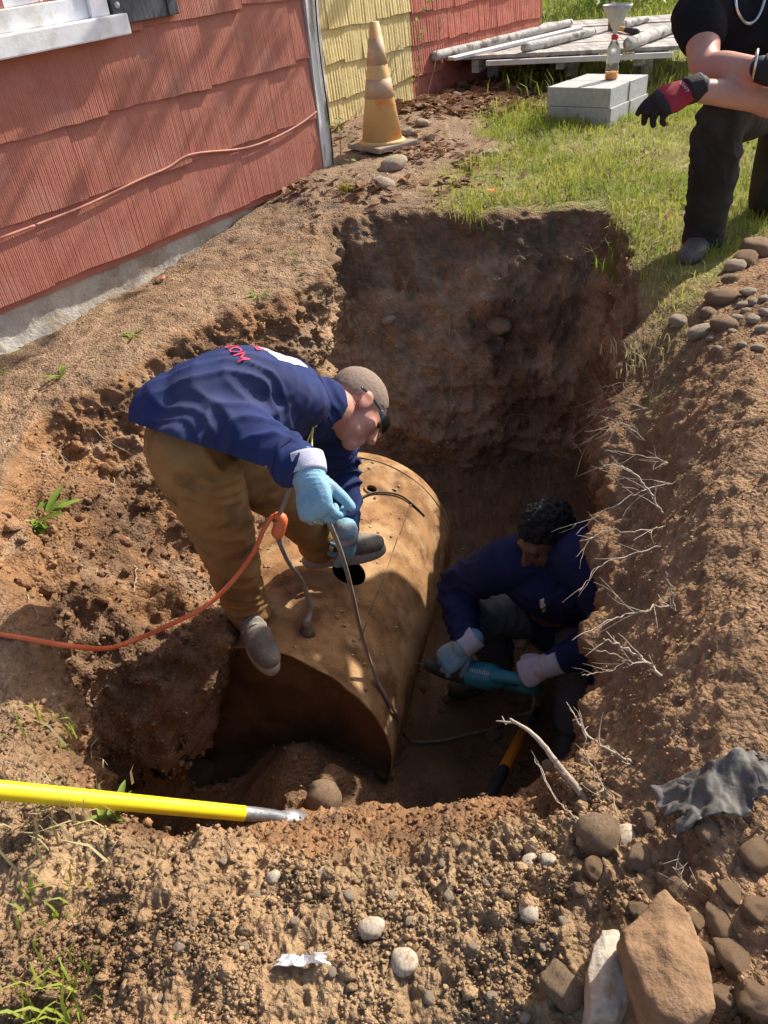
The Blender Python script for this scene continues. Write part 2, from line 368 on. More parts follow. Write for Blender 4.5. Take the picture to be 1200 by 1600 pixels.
HOLE, HN = tankpt(546, 893); FILL, FN = tankpt(580, 765)
for q, n_, r in ((HOLE, HN, .062), (FILL, FN, .019)):
    Vc, Fc = tube([q-n_*.1, q+n_*.1], r, 28, cap=False); cc = mk('tmp_cut', Vc, Fc, M['rust']); cutters.append(cc)
    md = tmp.modifiers.new('b', 'BOOLEAN'); md.operation = 'DIFFERENCE'; md.object = cc; md.solver = 'EXACT'
me = bake(tmp)
for q in cutters+[tmp]: bpy.data.objects.remove(q)
shell = link('shell', me, None, tank, True)
me.set_sharp_from_angle(angle=math.radians(40)) if hasattr(me, 'set_sharp_from_angle') else None
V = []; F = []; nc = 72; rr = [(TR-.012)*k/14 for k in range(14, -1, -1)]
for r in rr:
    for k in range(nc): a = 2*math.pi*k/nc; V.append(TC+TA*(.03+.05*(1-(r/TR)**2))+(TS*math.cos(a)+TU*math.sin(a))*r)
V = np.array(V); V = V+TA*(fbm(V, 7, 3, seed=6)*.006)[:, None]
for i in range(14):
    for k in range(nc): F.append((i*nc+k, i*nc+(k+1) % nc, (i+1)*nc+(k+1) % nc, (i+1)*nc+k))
M['rust_shaded'] = pmat('shaded_rusty_plate', (.085, .046, .024), (.16, .085, .042), 7, .9, .6, 80, c3=(.19, .11, .058), sc3=4); mk('end_plate', V, F, M['rust_shaded'], tank)  # recessed end plate: its shade is put into the colour as darker rust
sm, sn = tankpt(600, 900); th0 = math.atan2(sn@TU, sn@TS)
def ontank_line(th, l0, l1, r, name, mat, parent=tank, wob=.0):
    ls = np.linspace(l0, l1, 30); pts = [onTank(th+wob*math.sin(9*l), l, r*.2) for l in ls]; V, F = tube(pts, r, 6); return mk(name, V, F, mat, parent)
[ontank_line(th0+.004*math.sin(k*2.1), .2+.12*k, .2+.12*k+.085+.03*(k % 2), .0022, 'weld_seam', M['weld']) for k in range(7)]
ths = np.linspace(.1, math.pi-.1, 40); V, F = tube([onTank(t, TLEN-.0, .0) for t in ths], .004, 6); mk('end_seam', V, F, M['weld'], tank)
V, F = tube([FILL+FN*.001+.026*(math.cos(t)*TA+math.sin(t)*np.cross(FN, TA)) for t in np.linspace(0, 2*math.pi, 25)], .006, 8, cap=False); mk('filler_ring', V, F, M['rust'], tank)

# ------------------------------------------------------------ house
WD = nrm(A(.636, .771, 0)); WN = A(WD[1], -WD[0], 0); WO = P(475, 290, 0); WZ = A(0, 0, 1)
def Wp(s, z, o=0): return WO+WD*s+WN*o+WZ*z
SLOPE = .033
M['siding_red'] = pmat('red_shingle_paint', (.365, .125, .086), (.43, .165, .115), 5, .7, .35, 40, spec=.25, c3=(.41, .175, .13), sc3=4, stretch=(1, 1, .3), dist=.004)
M['siding_dark'] = pmat('dark_red_shingle_paint', (.36, .085, .055), (.46, .15, .1), 7, .75, .3, 40, c3=(.3, .09, .06), sc3=6)
M['siding_yellow'] = pmat('yellow_shingle_paint', (.56, .43, .17), (.66, .53, .25), 6, .75, .3, 40, c3=(.26, .2, .11), sc3=2.6)
M['concrete'] = pmat('old_concrete', (.36, .325, .265), (.50, .455, .385), 9, .95, .9, 45, c3=(.31, .25, .185), sc3=3)
M['white_paint'] = pmat('white_paint', (.74, .75, .77), (.82, .82, .82), 12, .55, .25, 60, c3=(.62, .6, .56), sc3=8, dist=.004)
M['flaky_white'] = pmat('flaking_white_paint', (.5, .49, .46), (.72, .71, .68), 25, .7, .5, 60, c3=(.3, .25, .2), sc3=14, stretch=(1, 1, .25))
M['shutter'] = pmat('black_shutter', (.045, .05, .058), (.10, .105, .115), 30, .5, .5, 40, stretch=(3, 3, .6), dist=.004)
M['glass'] = pmat('window_glass', (.3, .34, .4), None, rough=.08, spec=.8)
M['black'] = pmat('black_rubber', (.02, .02, .02), (.035, .035, .033), 20, .6)
M['cable'] = pmat('painted_cable', (.44, .17, .12), (.5, .24, .18), 20, .6)
house = empty('red_shingled_house', Wp(-1.5, -.3), 'red shingled house with concrete base and white window', 'house')
def shake(w, h, seed, groove=.0095, depth=.0011, thick=.017, rag=.006):
    r = np.random.default_rng(seed); n = max(2, int(round(w/groove))); us = []; dz = []
    for k in range(n):
        us += [(k+.25*r.random())*w/n if k else 0, (k+.5+.3*r.random())*w/n]; dz += [-depth*.5*r.random()**2, -depth*(.3+1.1*r.random())]
    us.append(w); dz.append(0); us = np.array(us); dz = np.array(dz); m = len(us)
    bot = (fbm(np.column_stack([us*1., us*0+seed, us*0]), 5, 4, seed=seed)*rag*2)
    V = []; F = []
    for z, t, kk in ((h+.02, .004, .4), (h*.5, .011, 1), (0, thick, 1)):
        for u, d, b in zip(us, dz, bot): V.append((u, z+(b if z == 0 else 0), t+d*kk))
    for u, b in zip(us, bot): V.append((u, b+.0015, 0))
    for rI in range(3):
        for k in range(m-1): F.append((rI*m+k, (rI+1)*m+k, (rI+1)*m+k+1, rI*m+k+1))
    F.append(tuple([0]+[m*q for q in (3, 2, 1)])); F.append((m-1, 2*m-1, 3*m-1, 4*m-1))
    return np.array(V), F
def wall_mat(s, z, o, slope=SLOPE):
    X_ = nrm(WD+WZ*slope); Z_ = nrm(WZ-WD*slope*0); N_ = WN; q = Wp(s, z+slope*s, o)
    return Matrix(((X_[0], Z_[0], N_[0], q[0]), (X_[1], Z_[1], N_[1], q[1]), (X_[2], Z_[2], N_[2], q[2]), (0, 0, 0, 1)))
def put(me, name, parent, mw):
    o = bpy.data.objects.new(name, me); COL.objects.link(o); o.parent = parent; o.matrix_parent_inverse = wmat(parent).inverted(); o.matrix_basis = mw; return o
def wallbox(name, s0, s1, z0, z1, o0, o1, mat, parent, bev=.003, slope=SLOPE):
    V, F = box((0, 0, 0), s1-s0, z1-z0, o1-o0, bev=bev); V = V+A((s0+s1)/2, (z0+z1)/2, (o0+o1)/2)
    W_ = np.array([Wp(v[0], v[1]+slope*v[0], v[2]) for v in V]); return mk(name, W_, F, mat, parent, False)
CE = .284; PW = .61
variants = []
for k in range(5):
    V, F = shake(PW-.003, CE, 100+k); me = meshd('shingle', V, F); me.materials.append(M['siding_red']); variants.append(me)
wallbox('wall', -5.0, .16, .0, 2.5, -.2, -.003, M['siding_red'], house)
for i in range(9):
    off = (.0, .33, .12, .45, .2, .38, .05, .3, .15)[i]; s = .155-off
    if off > .1:
        V, F = shake(off-.004, CE, 300+i); o_ = put(meshd('shingle', V, F), 'shingle', house, wall_mat(.155-off, .045+CE*i, 0)); o_.data.materials.append(M['siding_red'])
    while s > -4.6:
        s -= PW; put(variants[(i*3+int(-s*7)) % 5], 'shingle', house, wall_mat(s, .045+CE*i, 0))
# foundation with worn face
ss = np.linspace(-5, .13, 150); zs = np.linspace(-.75, .09, 26); V = []; F = []
for s in ss:
    for z in zs: V.append(Wp(s, z+SLOPE*s*(z > -.2), -.012+.03*(z < -.12)))
V = np.array(V); V = V+WN*(fbm(V, 6, 5, .6, seed=4)*.014)[:, None]
for i in range(len(ss)-1):
    for j in range(len(zs)-1): q = i*len(zs)+j; F.append((q, q+1, q+1+len(zs), q+len(zs)))
mk('foundation', V, F, M['concrete'], house)
# corner board (old white paint), its side return
wallbox('corner_board', .162, .262, .03, 2.5, -.1, .022, M['flaky_white'], house)
V, F = tube([Wp(.235+.01*math.sin(z*7), z, .03) for z in np.linspace(.02, 1.6, 24)], .004, 6); mk('wire', V, F, M['black'], house)
# cable sagging along the front wall
cab = [(0, 372), (60, 350), (140, 318), (220, 280), (262, 262), (300, 241), (380, 232), (430, 215), (470, 193), (494, 175)]
pts = []
for q in cab:
    r = ray(*q); t = ((WO-CP)@WN+.024)/(r@WN); pts.append(CP+r*t)
pts = [pts[0]+(pts[0]-pts[1])*8]+pts
V, F = tube(pts, .0055, 8, sub=6); mk('cable', V, F, M['cable'], house)
# window: sill, frame, pane
win = empty('window', Wp(-1.7, .9)); win.parent = house; win.matrix_parent_inverse = wmat(house).inverted()
wallbox('sill', -3.2, -1.02, .88, .955, -.02, .085, M['white_paint'], win, .006)
wallbox('frame', -1.17, -1.08, .9555, 2.1, -.02, .05, M['white_paint'], win, .004)
wallbox('frame', -3.2, -1.171, .9555, 1.03, -.03, .035, M['white_paint'], win, .004)
wallbox('sash', -3.2, -1.19, 1.031, 1.085, -.05, .012, M['white_paint'], win, .004)
wallbox('sash', -1.235, -1.172, 1.0855, 2.1, -.05, .012, M['white_paint'], win, .004)
wallbox('pane', -3.2, -1.236, 1.086, 2.1, -.04, -.002, M['glass'], win, 0)
shut = empty('shutter', Wp(-.9, .95)); shut.parent = house; shut.matrix_parent_inverse = wmat(house).inverted()
for s0, s1, o1 in ((-1.068, -1.01, .052), (-1.008, -.775, .046), (-.773, -.715, .052)): wallbox('board', s0, s1, .915, 2.1, .018, o1, M['shutter'], shut, .004)
for s in (-1.04, -.742):
    V, F = ICO[2]; mk('screw', V*A(.012, .012, .012)+Wp(s, .985+SLOPE*s, .054), F, M['flaky_white'], shut)
# eave
wallbox('eave', -5.2, .4, 2.5, 2.62, -.3, .10, M['white_paint'], house, .005)
wallbox('roof', -5.2, .45, 2.621, 2.7, -2.5, .13, M['shutter'], house, .005)
# set-back wing: yellow then red shingles
wing = empty('weathered_house_wing', Wp(1.5, 0, -.6), 'set back house wing with peeling yellow and red shingles', 'house wing')
wallbox('wall', .2, 4.05, -.3, 2.4, -.9, -.603, M['siding_dark'], wing, slope=0)
wallbox('wall', .0, .199, -.3, 2.4, -.9, -.001, M['siding_dark'], wing, slope=0) if False else None
for kind, s0, s1, mt in (('y', .2, 1.98, M['siding_yellow']), ('r', 1.985, 4.05, M['siding_dark'])):
    for i in range(12):
        s = s0; r = random.Random(i*7+ord(kind)); z = .06+.205*i
        while s < s1-.05:
            wd = min(r.uniform(.16, .34), s1-s)
            V, F = shake(wd-.004, .205, int(s*91)+i*13, groove=.03, depth=.003, rag=.008, thick=.016+r.random()*.008)
            o_ = put(meshd('shingle', V, F), 'shingle', wing, wall_mat(s, z+r.uniform(-.008, .008), -.602, 0)); o_.data.materials.append(mt if r.random() > .1 or kind == 'r' else M['siding_dark' if s > 1.6 else 'siding_yellow'])
            s += wd
wallbox('corner_post', 1.9, 1.98, .0, 2.4, -.62, -.572, M['flaky_white'], wing, slope=0) if False else None
V, F = box((0, 0, 0), .12, 1.1, .06, bev=.004)
mk('foundation', *(lambda V, F: (np.array([Wp(v[0]+2.1, v[1]-.12, v[2]-.63) for v in V]), F))(*box((0, 0, 0), 3.9, .38, .08, bev=.004)), M['concrete'], wing, False)
# ------------------------------------------------------------ people: tools
def ell(c, r, sub=3, X_=(1, 0, 0), Y_=(0, 1, 0), Z_=(0, 0, 1)):
    V, F = ICO[sub]; V = V*np.array(r); return np.asarray(c, float)+V[:, :1]*A(*X_)+V[:, 1:2]*A(*Y_)+V[:, 2:3]*A(*Z_), [tuple(f) for f in F]
def blob(name, parts, voxel, mat, parent, it=6, disp=None, cut=None):
    """parts (closed overlapping shapes) fused into ONE continuous surface"""
    mb = MB()
    for V, F in parts: mb.add(V, F)
    V, F = mb.arr(); t = mk('tmp_blob', V, F, None)
    md = t.modifiers.new('r', 'REMESH'); md.mode = 'VOXEL'; md.voxel_size = voxel
    ms = t.modifiers.new('s', 'SMOOTH'); ms.factor = .5; ms.iterations = it
    me = bake(t); bpy.data.objects.remove(t); me.name = name; me.materials.clear()
    n = len(me.vertices); co = np.empty(n*3, np.float32); me.vertices.foreach_get('co', co); co = co.reshape(-1, 3).astype(float)
    if disp is not None:
        no = np.empty(n*3, np.float32); me.vertices.foreach_get('normal', no) if False else None
        no = np.array([v.normal[:] for v in me.vertices])
        co = co+no*disp(co)[:, None]; me.vertices.foreach_set('co', co.astype(np.float32).ravel()); me.update()
    if callable(cut) or cut is None: pass
    else:
        pc, pn_, rad = cut; bm = bmesh.new(); bm.from_mesh(me); fs = [f for f in bm.faces if (f.calc_center_median()-Vector(pc)).length < rad]
        es = list({e for f in fs for e in f.edges}); vsx = list({v for f in fs for v in f.verts}); bmesh.ops.bisect_plane(bm, geom=vsx+es+fs, plane_co=Vector(pc), plane_no=Vector(pn_), clear_inner=True); bm.to_mesh(me); bm.free(); cut = None
    if cut is not None:
        bm = bmesh.new(); bm.from_mesh(me); k = cut(co); bm.verts.ensure_lookup_table()
        bmesh.ops.delete(bm, geom=[bm.verts[i] for i in np.nonzero(k)[0]], context='VERTS'); bm.to_mesh(me); bm.free()
    return link(name, me, mat, parent, True)
def folds(*specs, base=.0025, fr=16, seed=1):
    """cloth: specs = (centre, axis across which folds repeat, amplitude, wavelength, reach)"""
    def f(V):
        d = fbm(V, fr, 3, seed=seed)*base; w_ = fbm(V, 7, 2, seed=seed+9)*2.6
        for c0, ax, am, wl, sg in specs:
            r = V-np.asarray(c0); ax = nrm(ax); t = r@ax
            s = np.sin(math.pi*t/wl+w_*2.0); s = (1-np.abs(s))**1.6*1.9-.55
            d = d+am*s*np.exp(-(r*r).sum(1)/(2*sg*sg))
        return d
    return f
def ik(a, b, l1, l2, pole):
    a = np.asarray(a, float); b = np.asarray(b, float); d = b-a; D = np.linalg.norm(d); D2 = min(D, (l1+l2)*.999); u = d/D
    x = (l1*l1-l2*l2+D2*D2)/(2*D2); h = math.sqrt(max(l1*l1-x*x, 0)); p_ = np.asarray(pole, float); p_ = nrm(p_-u*(p_@u)); return a+u*x*(D/D2)+p_*h
def hand(wr, x, z, right=True, curls=None, thumb=(.55, .75, -.35), s=1.0, thick=1.0, spread=.12, tcurl=.5):
    """palm, four fingers of different length with bent knuckles, thumb off the side of the palm"""
    x = nrm(x); z = nrm(np.asarray(z, float)-x*(np.asarray(z, float)@x)); y = np.cross(z, x)*(1 if right else -1); O_ = np.asarray(wr, float)
    W3 = lambda p: O_+(x*p[0]+y*p[1]+z*p[2])*s
    curls = curls or [(.35, .5, .3)]*4; parts = []
    parts.append(tube([W3(q) for q in ((-.03, 0, 0), (.0, 0, 0), (.03, .002, .0), (.065, .001, .001), (.09, 0, 0))], np.array([.028, .03, .037, .043, .041])*s*thick, 14, 3, y, rb=np.array([.024, .023, .021, .019, .015])*s*thick))
    for k, (by, ln, rr) in enumerate(((.033, .078, .0086), (.0112, .087, .009), (-.0112, .08, .0086), (-.033, .063, .0076))):
        p_ = A(.086-.004*abs(k-1), by, 0); ang = 0; pts = [A(.06, by*.9, .0), p_]; yaw = spread*(1.2-k*.8)
        for a, fl in zip(curls[k], (.45, .32, .23)):
            ang += a; p_ = p_+ln*fl*A(math.cos(ang)*math.cos(yaw), math.sin(yaw)*math.cos(ang), -math.sin(ang)); pts.append(p_)
        parts.append(tube([W3(q) for q in pts], np.array([rr, rr*1.05, rr, rr*.95, rr*.82])*s*thick, 10, 4))
    t = nrm(A(*thumb)); p_ = A(.022, .028, -.006); pts = [A(.005, .012, -.004), p_]
    side_ = nrm(np.cross(t, A(0, 0, 1))); bend = nrm(A(.7, -.2, -.6))
    for fl in (.036, .03, .024):
        p_ = p_+t*fl; pts.append(p_); t = nrm(t+bend*tcurl)
    parts.append(tube([W3(q) for q in pts], np.array([.014, .0145, .0125, .0115, .0095])*s*thick, 10, 4))
    return parts
def head_parts(c0, fw, up, s=1.0, jaw=1.0):
    fw = nrm(fw); up = nrm(np.asarray(up, float)-fw*(np.asarray(up, float)@fw)); rt = np.cross(fw, up); c0 = np.asarray(c0, float)
    W3 = lambda p: c0+(rt*p[0]+fw*p[1]+up*p[2])*s
    E_ = lambda p, r: ell(W3(p), np.array(r)*s, 3, rt, fw, up)
    ps = [E_((0, -.014, .034), (.074, .096, .084)), E_((0, .03, -.015), (.060, .062, .083)), E_((0, .026, -.062), (.053*jaw, .058, .042)), E_((0, .062, -.092), (.028, .026, .022)),
          E_((0, .078, .024), (.048, .016, .012)), E_((0, .082, -.060), (.024, .014, .012)), E_((0, .080, -.072), (.022, .014, .010))]
    ps += [tube([W3(q) for q in ((0, .086, .018), (0, .098, -.005), (0, .108, -.03))], np.array([.009, .0105, .0145])*s, 10, 3)]
    for sg in (-1, 1):
        ps += [E_((sg*.012, .098, -.034), (.009, .010, .008)), E_((sg*.036, .054, -.022), (.026, .026, .026)), E_((sg*.077, -.006, -.006), (.009, .021, .031)), E_((sg*.081, -.012, .012), (.009, .016, .012))]
    return ps, W3, (rt, fw, up)
def boot(heel, toe, up, mats, parent, L_=.30):
    x = nrm(np.asarray(toe, float)-heel); up = nrm(np.asarray(up, float)-x*(np.asarray(up, float)@x)); y = np.cross(up, x); heel = np.asarray(heel, float); k = L_/.3
    W3 = lambda p: heel+(x*p[0]+y*p[1]+up*p[2])*k
    bt = empty('boot', heel); bt.parent = parent; bt.matrix_parent_inverse = wmat(parent).inverted()
    ps = [tube([W3(q) for q in ((.03, 0, .065), (.1, 0, .068), (.17, 0, .058), (.225, 0, .05), (.26, 0, .046))], np.array([.036, .038, .046, .046, .036])*k, 16, 4, y, rb=np.array([.045, .045, .04, .032, .026])*k),
          tube([W3(q) for q in ((.04, 0, .07), (.045, 0, .12), (.04, 0, .17))], np.array([.043, .044, .05])*k, 16, 4, y, rb=np.array([.05, .05, .056])*k)]
    blob('upper', ps, .005, mats[0], bt, 4, folds((W3((.12, 0, .1)), x, .004, .025, .05), base=.001))
    n = 28; ring_ = []
    for i in range(n):
        a = 2*math.pi*i/n; u = .137+.152*math.cos(a); wv = .047*math.sin(a)*(1+.12*math.cos(a)-.25*math.exp(-((u-.1)/.05)**2)); ring_.append((u, wv))
    V = []; F = []
    for z, sc in ((-.004, .96), (.004, 1.0), (.026, 1.0), (.033, .95)):
        for u, wv in ring_: V.append(W3((.137+(u-.137)*sc, wv*sc, z)))
    for r in range(3):
        for i in range(n): F.append((r*n+i, r*n+(i+1) % n, (r+1)*n+(i+1) % n, (r+1)*n+i))
    F.append(tuple(range(n-1, -1, -1))); F.append(tuple(3*n+i for i in range(n))); mk('sole', V, F, mats[1], bt)
    for u, zz in ((.095, .118), (.12, .108), (.145, .1)):
        V, F = tube([W3(q) for q in ((u, -.026, zz-.014), (u+.004, 0, zz+.004), (u, .026, zz-.014))], .0035*k, 6, 4); mk('lace', V, F, mats[1], bt)
    return bt
def text_on(txt, size, org, ux, uy, target, mat, name, parent, lift=.002, nrm_dir=None, shear=0):
    """flat lettering laid onto a surface: letters mapped in the plane (ux, uy), then dropped along the plane's normal"""
    cu = bpy.data.curves.new('txt', 'FONT'); cu.body = txt; cu.size = size; cu.align_x = 'CENTER'; cu.align_y = 'CENTER'; cu.shear = shear; cu.resolution_u = 3
    t = bpy.data.objects.new('tmp_txt', cu); COL.objects.link(t); me = bake(t); bpy.data.objects.remove(t)
    bm = bmesh.new(); bm.from_mesh(me); bmesh.ops.triangulate(bm, faces=bm.faces); bmesh.ops.subdivide_edges(bm, edges=bm.edges, cuts=1); bm.to_mesh(me); bm.free()
    ux = nrm(ux); uy = nrm(np.asarray(uy, float)-ux*(np.asarray(uy, float)@ux)); n_ = np.cross(ux, uy); org = np.asarray(org, float)
    bv = None
    if target is not None:
        tm = target.data; V = np.array([v.co[:] for v in tm.vertices]); bv = BVHTree.FromPolygons(V.tolist(), [tuple(p_.vertices) for p_ in tm.polygons])
    for v in me.vertices:
        q = org+ux*v.co.x+uy*v.co.y
        if bv:
            h = bv.ray_cast(Vector(q+n_*.15), Vector(-n_), .5)
            if h[0] is not None: q = np.array(h[0])+n_*lift
        v.co = q
    me.materials.clear(); return link(name, me, mat, parent, False)
M['skin'] = pmat('skin', (.46, .25, .175), (.58, .345, .255), 9, .5, .15, 200, spec=.4, c3=(.55, .25, .18), sc3=5, dist=.002)
M['skin_dark'] = pmat('dark_skin', (.13, .065, .042), (.19, .1, .066), 14, .45, .15, 200, spec=.4, dist=.002)
M['navy'] = pmat('navy_cotton', (.020, .030, .098), (.032, .045, .13), 5, .88, .35, 900, spec=.12, dist=.002, c3=(.045, .052, .115), sc3=4)
M['navy_dark'] = pmat('dark_navy_fleece', (.017, .021, .068), (.025, .031, .088), 6, .9, .35, 700, spec=.1, dist=.002)
M['khaki'] = pmat('brown_canvas', (.26, .145, .055), (.36, .21, .085), 6, .9, .4, 700, spec=.12, c3=(.15, .09, .042), sc3=5, dist=.002)
M['jeans'] = pmat('grey_denim', (.11, .12, .14), (.17, .18, .2), 9, .9, .3, 500, c3=(.16, .13, .1), sc3=4)
M['blackpants'] = pmat('black_canvas', (.022, .021, .02), (.04, .037, .033), 5, .85, .3, 600, spec=.2, c3=(.05, .045, .038), sc3=6)
M['blacktee'] = pmat('black_cotton', (.012, .012, .014), (.018, .018, .02), 9, .9, .3, 600, spec=.12)
M['glove_blue'] = pmat('blue_latex_glove', (.16, .33, .44), (.24, .43, .54), 25, .65, .3, 300, c3=(.27, .31, .31), sc3=14)
M['glove_white'] = pmat('knit_glove', (.5, .5, .62), (.62, .62, .7), 40, .9, .5, 500)
M['glove_red'] = pmat('red_glove', (.28, .014, .025), (.36, .03, .04), 14, .8, .3, 300)
M['glove_black'] = pmat('black_glove', (.018, .016, .018), (.03, .027, .028), 14, .7, .3, 300)
M['boot'] = pmat('worn_leather', (.12, .105, .085), (.27, .23, .18), 12, .75, .4, 120, c3=(.14, .12, .1), sc3=10)
M['boot_grey'] = pmat('grey_leather', (.085, .072, .06), (.14, .12, .1), 14, .65, .3, 120)
M['sole'] = pmat('boot_sole', (.3, .27, .22), (.42, .38, .32), 20, .85, .3, 100); M['sole_dark'] = pmat('dark_sole', (.05, .043, .037), (.09, .08, .068), 20, .85)
M['hair_grey'] = pmat('cropped_hair', (.17, .115, .085), (.33, .245, .19), 420, .85, 1., 500, lo=.3, hi=.7, dist=.002)
M['hair_black'] = pmat('black_hair', (.008, .007, .007), (.02, .018, .017), 60, .7, 1., 150, dist=.006)
M['print_red'] = pmat('red_print', (.75, .05, .09), None, rough=.7); M['print_white'] = pmat('white_print', (.72, .74, .76), (.5, .53, .56), 40, .7)
M['eye'] = pmat('eye', (.7, .68, .65), None, rough=.2); M['iris'] = pmat('iris', (.05, .03, .02), None, rough=.15)
M['lens'] = pmat('dark_lens', (.015, .014, .014), None, rough=.12, spec=.6); M['yellow_cord'] = pmat('yellow_green_cord', (.62, .6, .22), None, rough=.5)
M['silver'] = pmat('silver', (.7, .7, .68), None, rough=.3, metal=1.)
def eyes(W3, parent, shut=False):
    for sg in (-1, 1):
        V, F = ell(W3((sg*.031, .074, .003)), (.0125,)*3, 2); e = mk('eye', V, F, M['iris' if shut else 'eye'], parent); V, F = ell(W3((sg*.031, .0825, .001)), (.0055,)*3, 2); mk('iris', V, F, M['iris'], e)

# ------------------------------------------------------------ man bending over the tank
def man_bending():
    p = empty('person', TC+TU*TR, 'bending man in navy sweatshirt and brown work pants standing on the tank', 'person')
    rank = P(383, 942, -.555); rhip = A(-.435, 1.535, .165); rkn = PD(346, 822, 2.11)
    lank = P(497, 846, -.55); lhip = A(-.48, 1.69, .14); lkn = PD(438, 768, 2.29)
    pel = A(-.45, 1.615, .18); neck = PD(496, 630, 2.10); rsh = PD(436, 634, 1.99); lsh = PD(506, 652, 2.28)
    rwr = PD(479, 734, 1.65); relb = ik(rsh, rwr, .235, .225, A(-.6, -.1, .2)); lwr = PD(541, 836, 2.46); lelb = ik(lsh, lwr, .245, .225, A(.05, .9, -.2))
    LAT = nrm(rsh-lsh+A(.15, -.1, .05)); hc = PD(556, 637, 2.22)
    up = .62*IR-.60*ID+.45*FWD; fw = .60*IR+.72*ID+.28*FWD
    hp, W3, (rt, fw, up) = head_parts(hc, fw, up, .95)
    spine = [pel+A(-.01, -.01, -.02), A(-.40, 1.665, .205), A(-.315, 1.745, .195), A(-.235, 1.80, .13), neck+A(-.02, -.01, -.01)]
    # skin: one continuous body
    body = hp+[tube([neck+A(-.04, -.02, .0), neck+A(.01, .01, -.005), W3((0, -.02, -.05))], [.062, .058, .056], 14, 4),
               tube(spine, [.05, .09, .12, .12, .06], 16, 4, LAT, rb=[.04, .06, .08, .07, .05]),
               tube([rsh, relb, rwr], [.045, .04, .03], 10, 4), tube([lsh, lelb, lwr], [.045, .04, .03], 10, 4),
               tube([neck, rsh], [.05, .05], 10, 3), tube([neck, lsh], [.05, .05], 10, 3), tube([rhip*.8+rkn*.2, rkn, rank], [.05, .045, .04], 10, 4), tube([lhip*.8+lkn*.2, lkn, lank], [.05, .045, .04], 10, 4), tube([spine[1], rhip*.8+rkn*.2], [.04, .04], 8, 2), tube([spine[1], lhip*.8+lkn*.2], [.04, .04], 8, 2),
               tube([rwr, rwr+nrm(PD(498, 800, 1.63)-rwr)*.05], [.022, .02], 8, 2), tube([lwr, lwr+A(.0, .0, -.04)], [.022, .02], 8, 2)]
    blob('body', body, .0052, M['skin'], p, 6)
    eyes(W3, p, True)
    def hairkeep(V):
        q = (V-hc); y = q@fw; z = q@up; x = np.abs(q@rt)
        line = np.interp(y, [-.11, -.06, -.02, .01, .04, .065, .09], [-.055, -.035, .005, .012, .035, .062, .072])+fbm(V, 120, 2, seed=3)*.012
        return z < line
    hs = [ell(W3((0, -.014, .034)), np.array((.0758, .0978, .0858))*.95, 4, rt, fw, up)]
    blob('hair', hs, .004, M['hair_grey'], p, 2, lambda V: fbm(V, 220, 2, seed=4)*.0012, hairkeep)
    # sweatshirt
    sw = [ell((rhip+lhip)/2+A(.0, -.005, .035), (.12, .12, .125)), tube([pel*.5+spine[1]*.5]+spine[1:], [.155, .16, .168, .16, .078], 24, 6, LAT, rb=[.110, .108, .105, .095, .07]),
          tube([(rhip+lhip)/2+A(.012, -.004, -.06), (rhip+lhip)/2+A(.012, -.004, .02), spine[1]+A(.01, 0, 0)], [.172, .172, .16], 24, 5, rhip-lhip, rb=[.114, .114, .108]),
          tube([neck+A(-.03, -.02, 0), neck+A(.012, .01, -.003)], [.078, .070], 18, 3),
          tube([spine[3]+LAT*.06, rsh, (rsh*.55+relb*.45), relb, (relb*.5+rwr*.5), rwr+(relb-rwr)*.05], [.105, .092, .083, .073, .064, .046], 16, 5),
          tube([spine[3]-LAT*.06, lsh, (lsh*.55+lelb*.45), lelb, (lelb*.5+lwr*.5), lwr+(lelb-lwr)*.10], [.105, .09, .08, .070, .062, .046], 16, 5)]
    shirt = blob('sweatshirt', sw, .0068, M['navy'], p, 7, folds((relb, rwr-rsh, .010, .05, .11), (rwr+(relb-rwr)*.2, rwr-relb, .007, .03, .06), (rsh+A(-.03, -.02, -.05), A(.7, .2, -.7), .010, .06, .10),
         (lelb, lwr-lsh, .010, .045, .12), (pel+A(.07, -.03, -.06), A(.75, .3, .55), .012, .07, .11), (neck+A(-.03, -.02, 0), A(.8, .5, -.3), .007, .035, .06), (rsh+A(-.09, -.02, -.06), A(.5, -.2, -.8), .009, .08, .09), base=.003, fr=6), cut=((rhip+lhip)/2+A(0, -.01, .004), nrm(A(.36, .46, .70)), .30))
    bvs = BVHTree.FromPolygons([v.co[:] for v in shirt.data.vertices], [tuple(q.vertices) for q in shirt.data.polygons])
    def ring_on(bv, c0, ax_, rad, name, mat, rr, a0=0, a1=6.283, n=40):
        u = nrm(np.cross(ax_, A(.3, .2, 1))); v = np.cross(nrm(ax_), u); pts = []
        for t in np.linspace(a0, a1, n):
            d = u*math.cos(t)+v*math.sin(t); h = bv.ray_cast(Vector(c0+d*rad), Vector(-d), rad); pts.append(np.array(h[0])+d*.0004 if h[0] is not None else c0+d*rad*.5)
        pts = np.array(pts); pts[1:-1] = (pts[:-2]+pts[1:-1]*2+pts[2:])/4; V, F = tube(pts, rr, 6); return mk(name, V, F, mat, p)
    ring_on(bvs, rsh+(rsh-relb)*.12, nrm(relb-rsh)*.6+nrm(spine[3]-rsh)*-.5, .3, 'shoulder_seam', M['navy_dark'], .0022)
    ring_on(bvs, rwr+(relb-rwr)*.22, rwr-relb, .15, 'cuff_seam', M['navy_dark'], .0025)
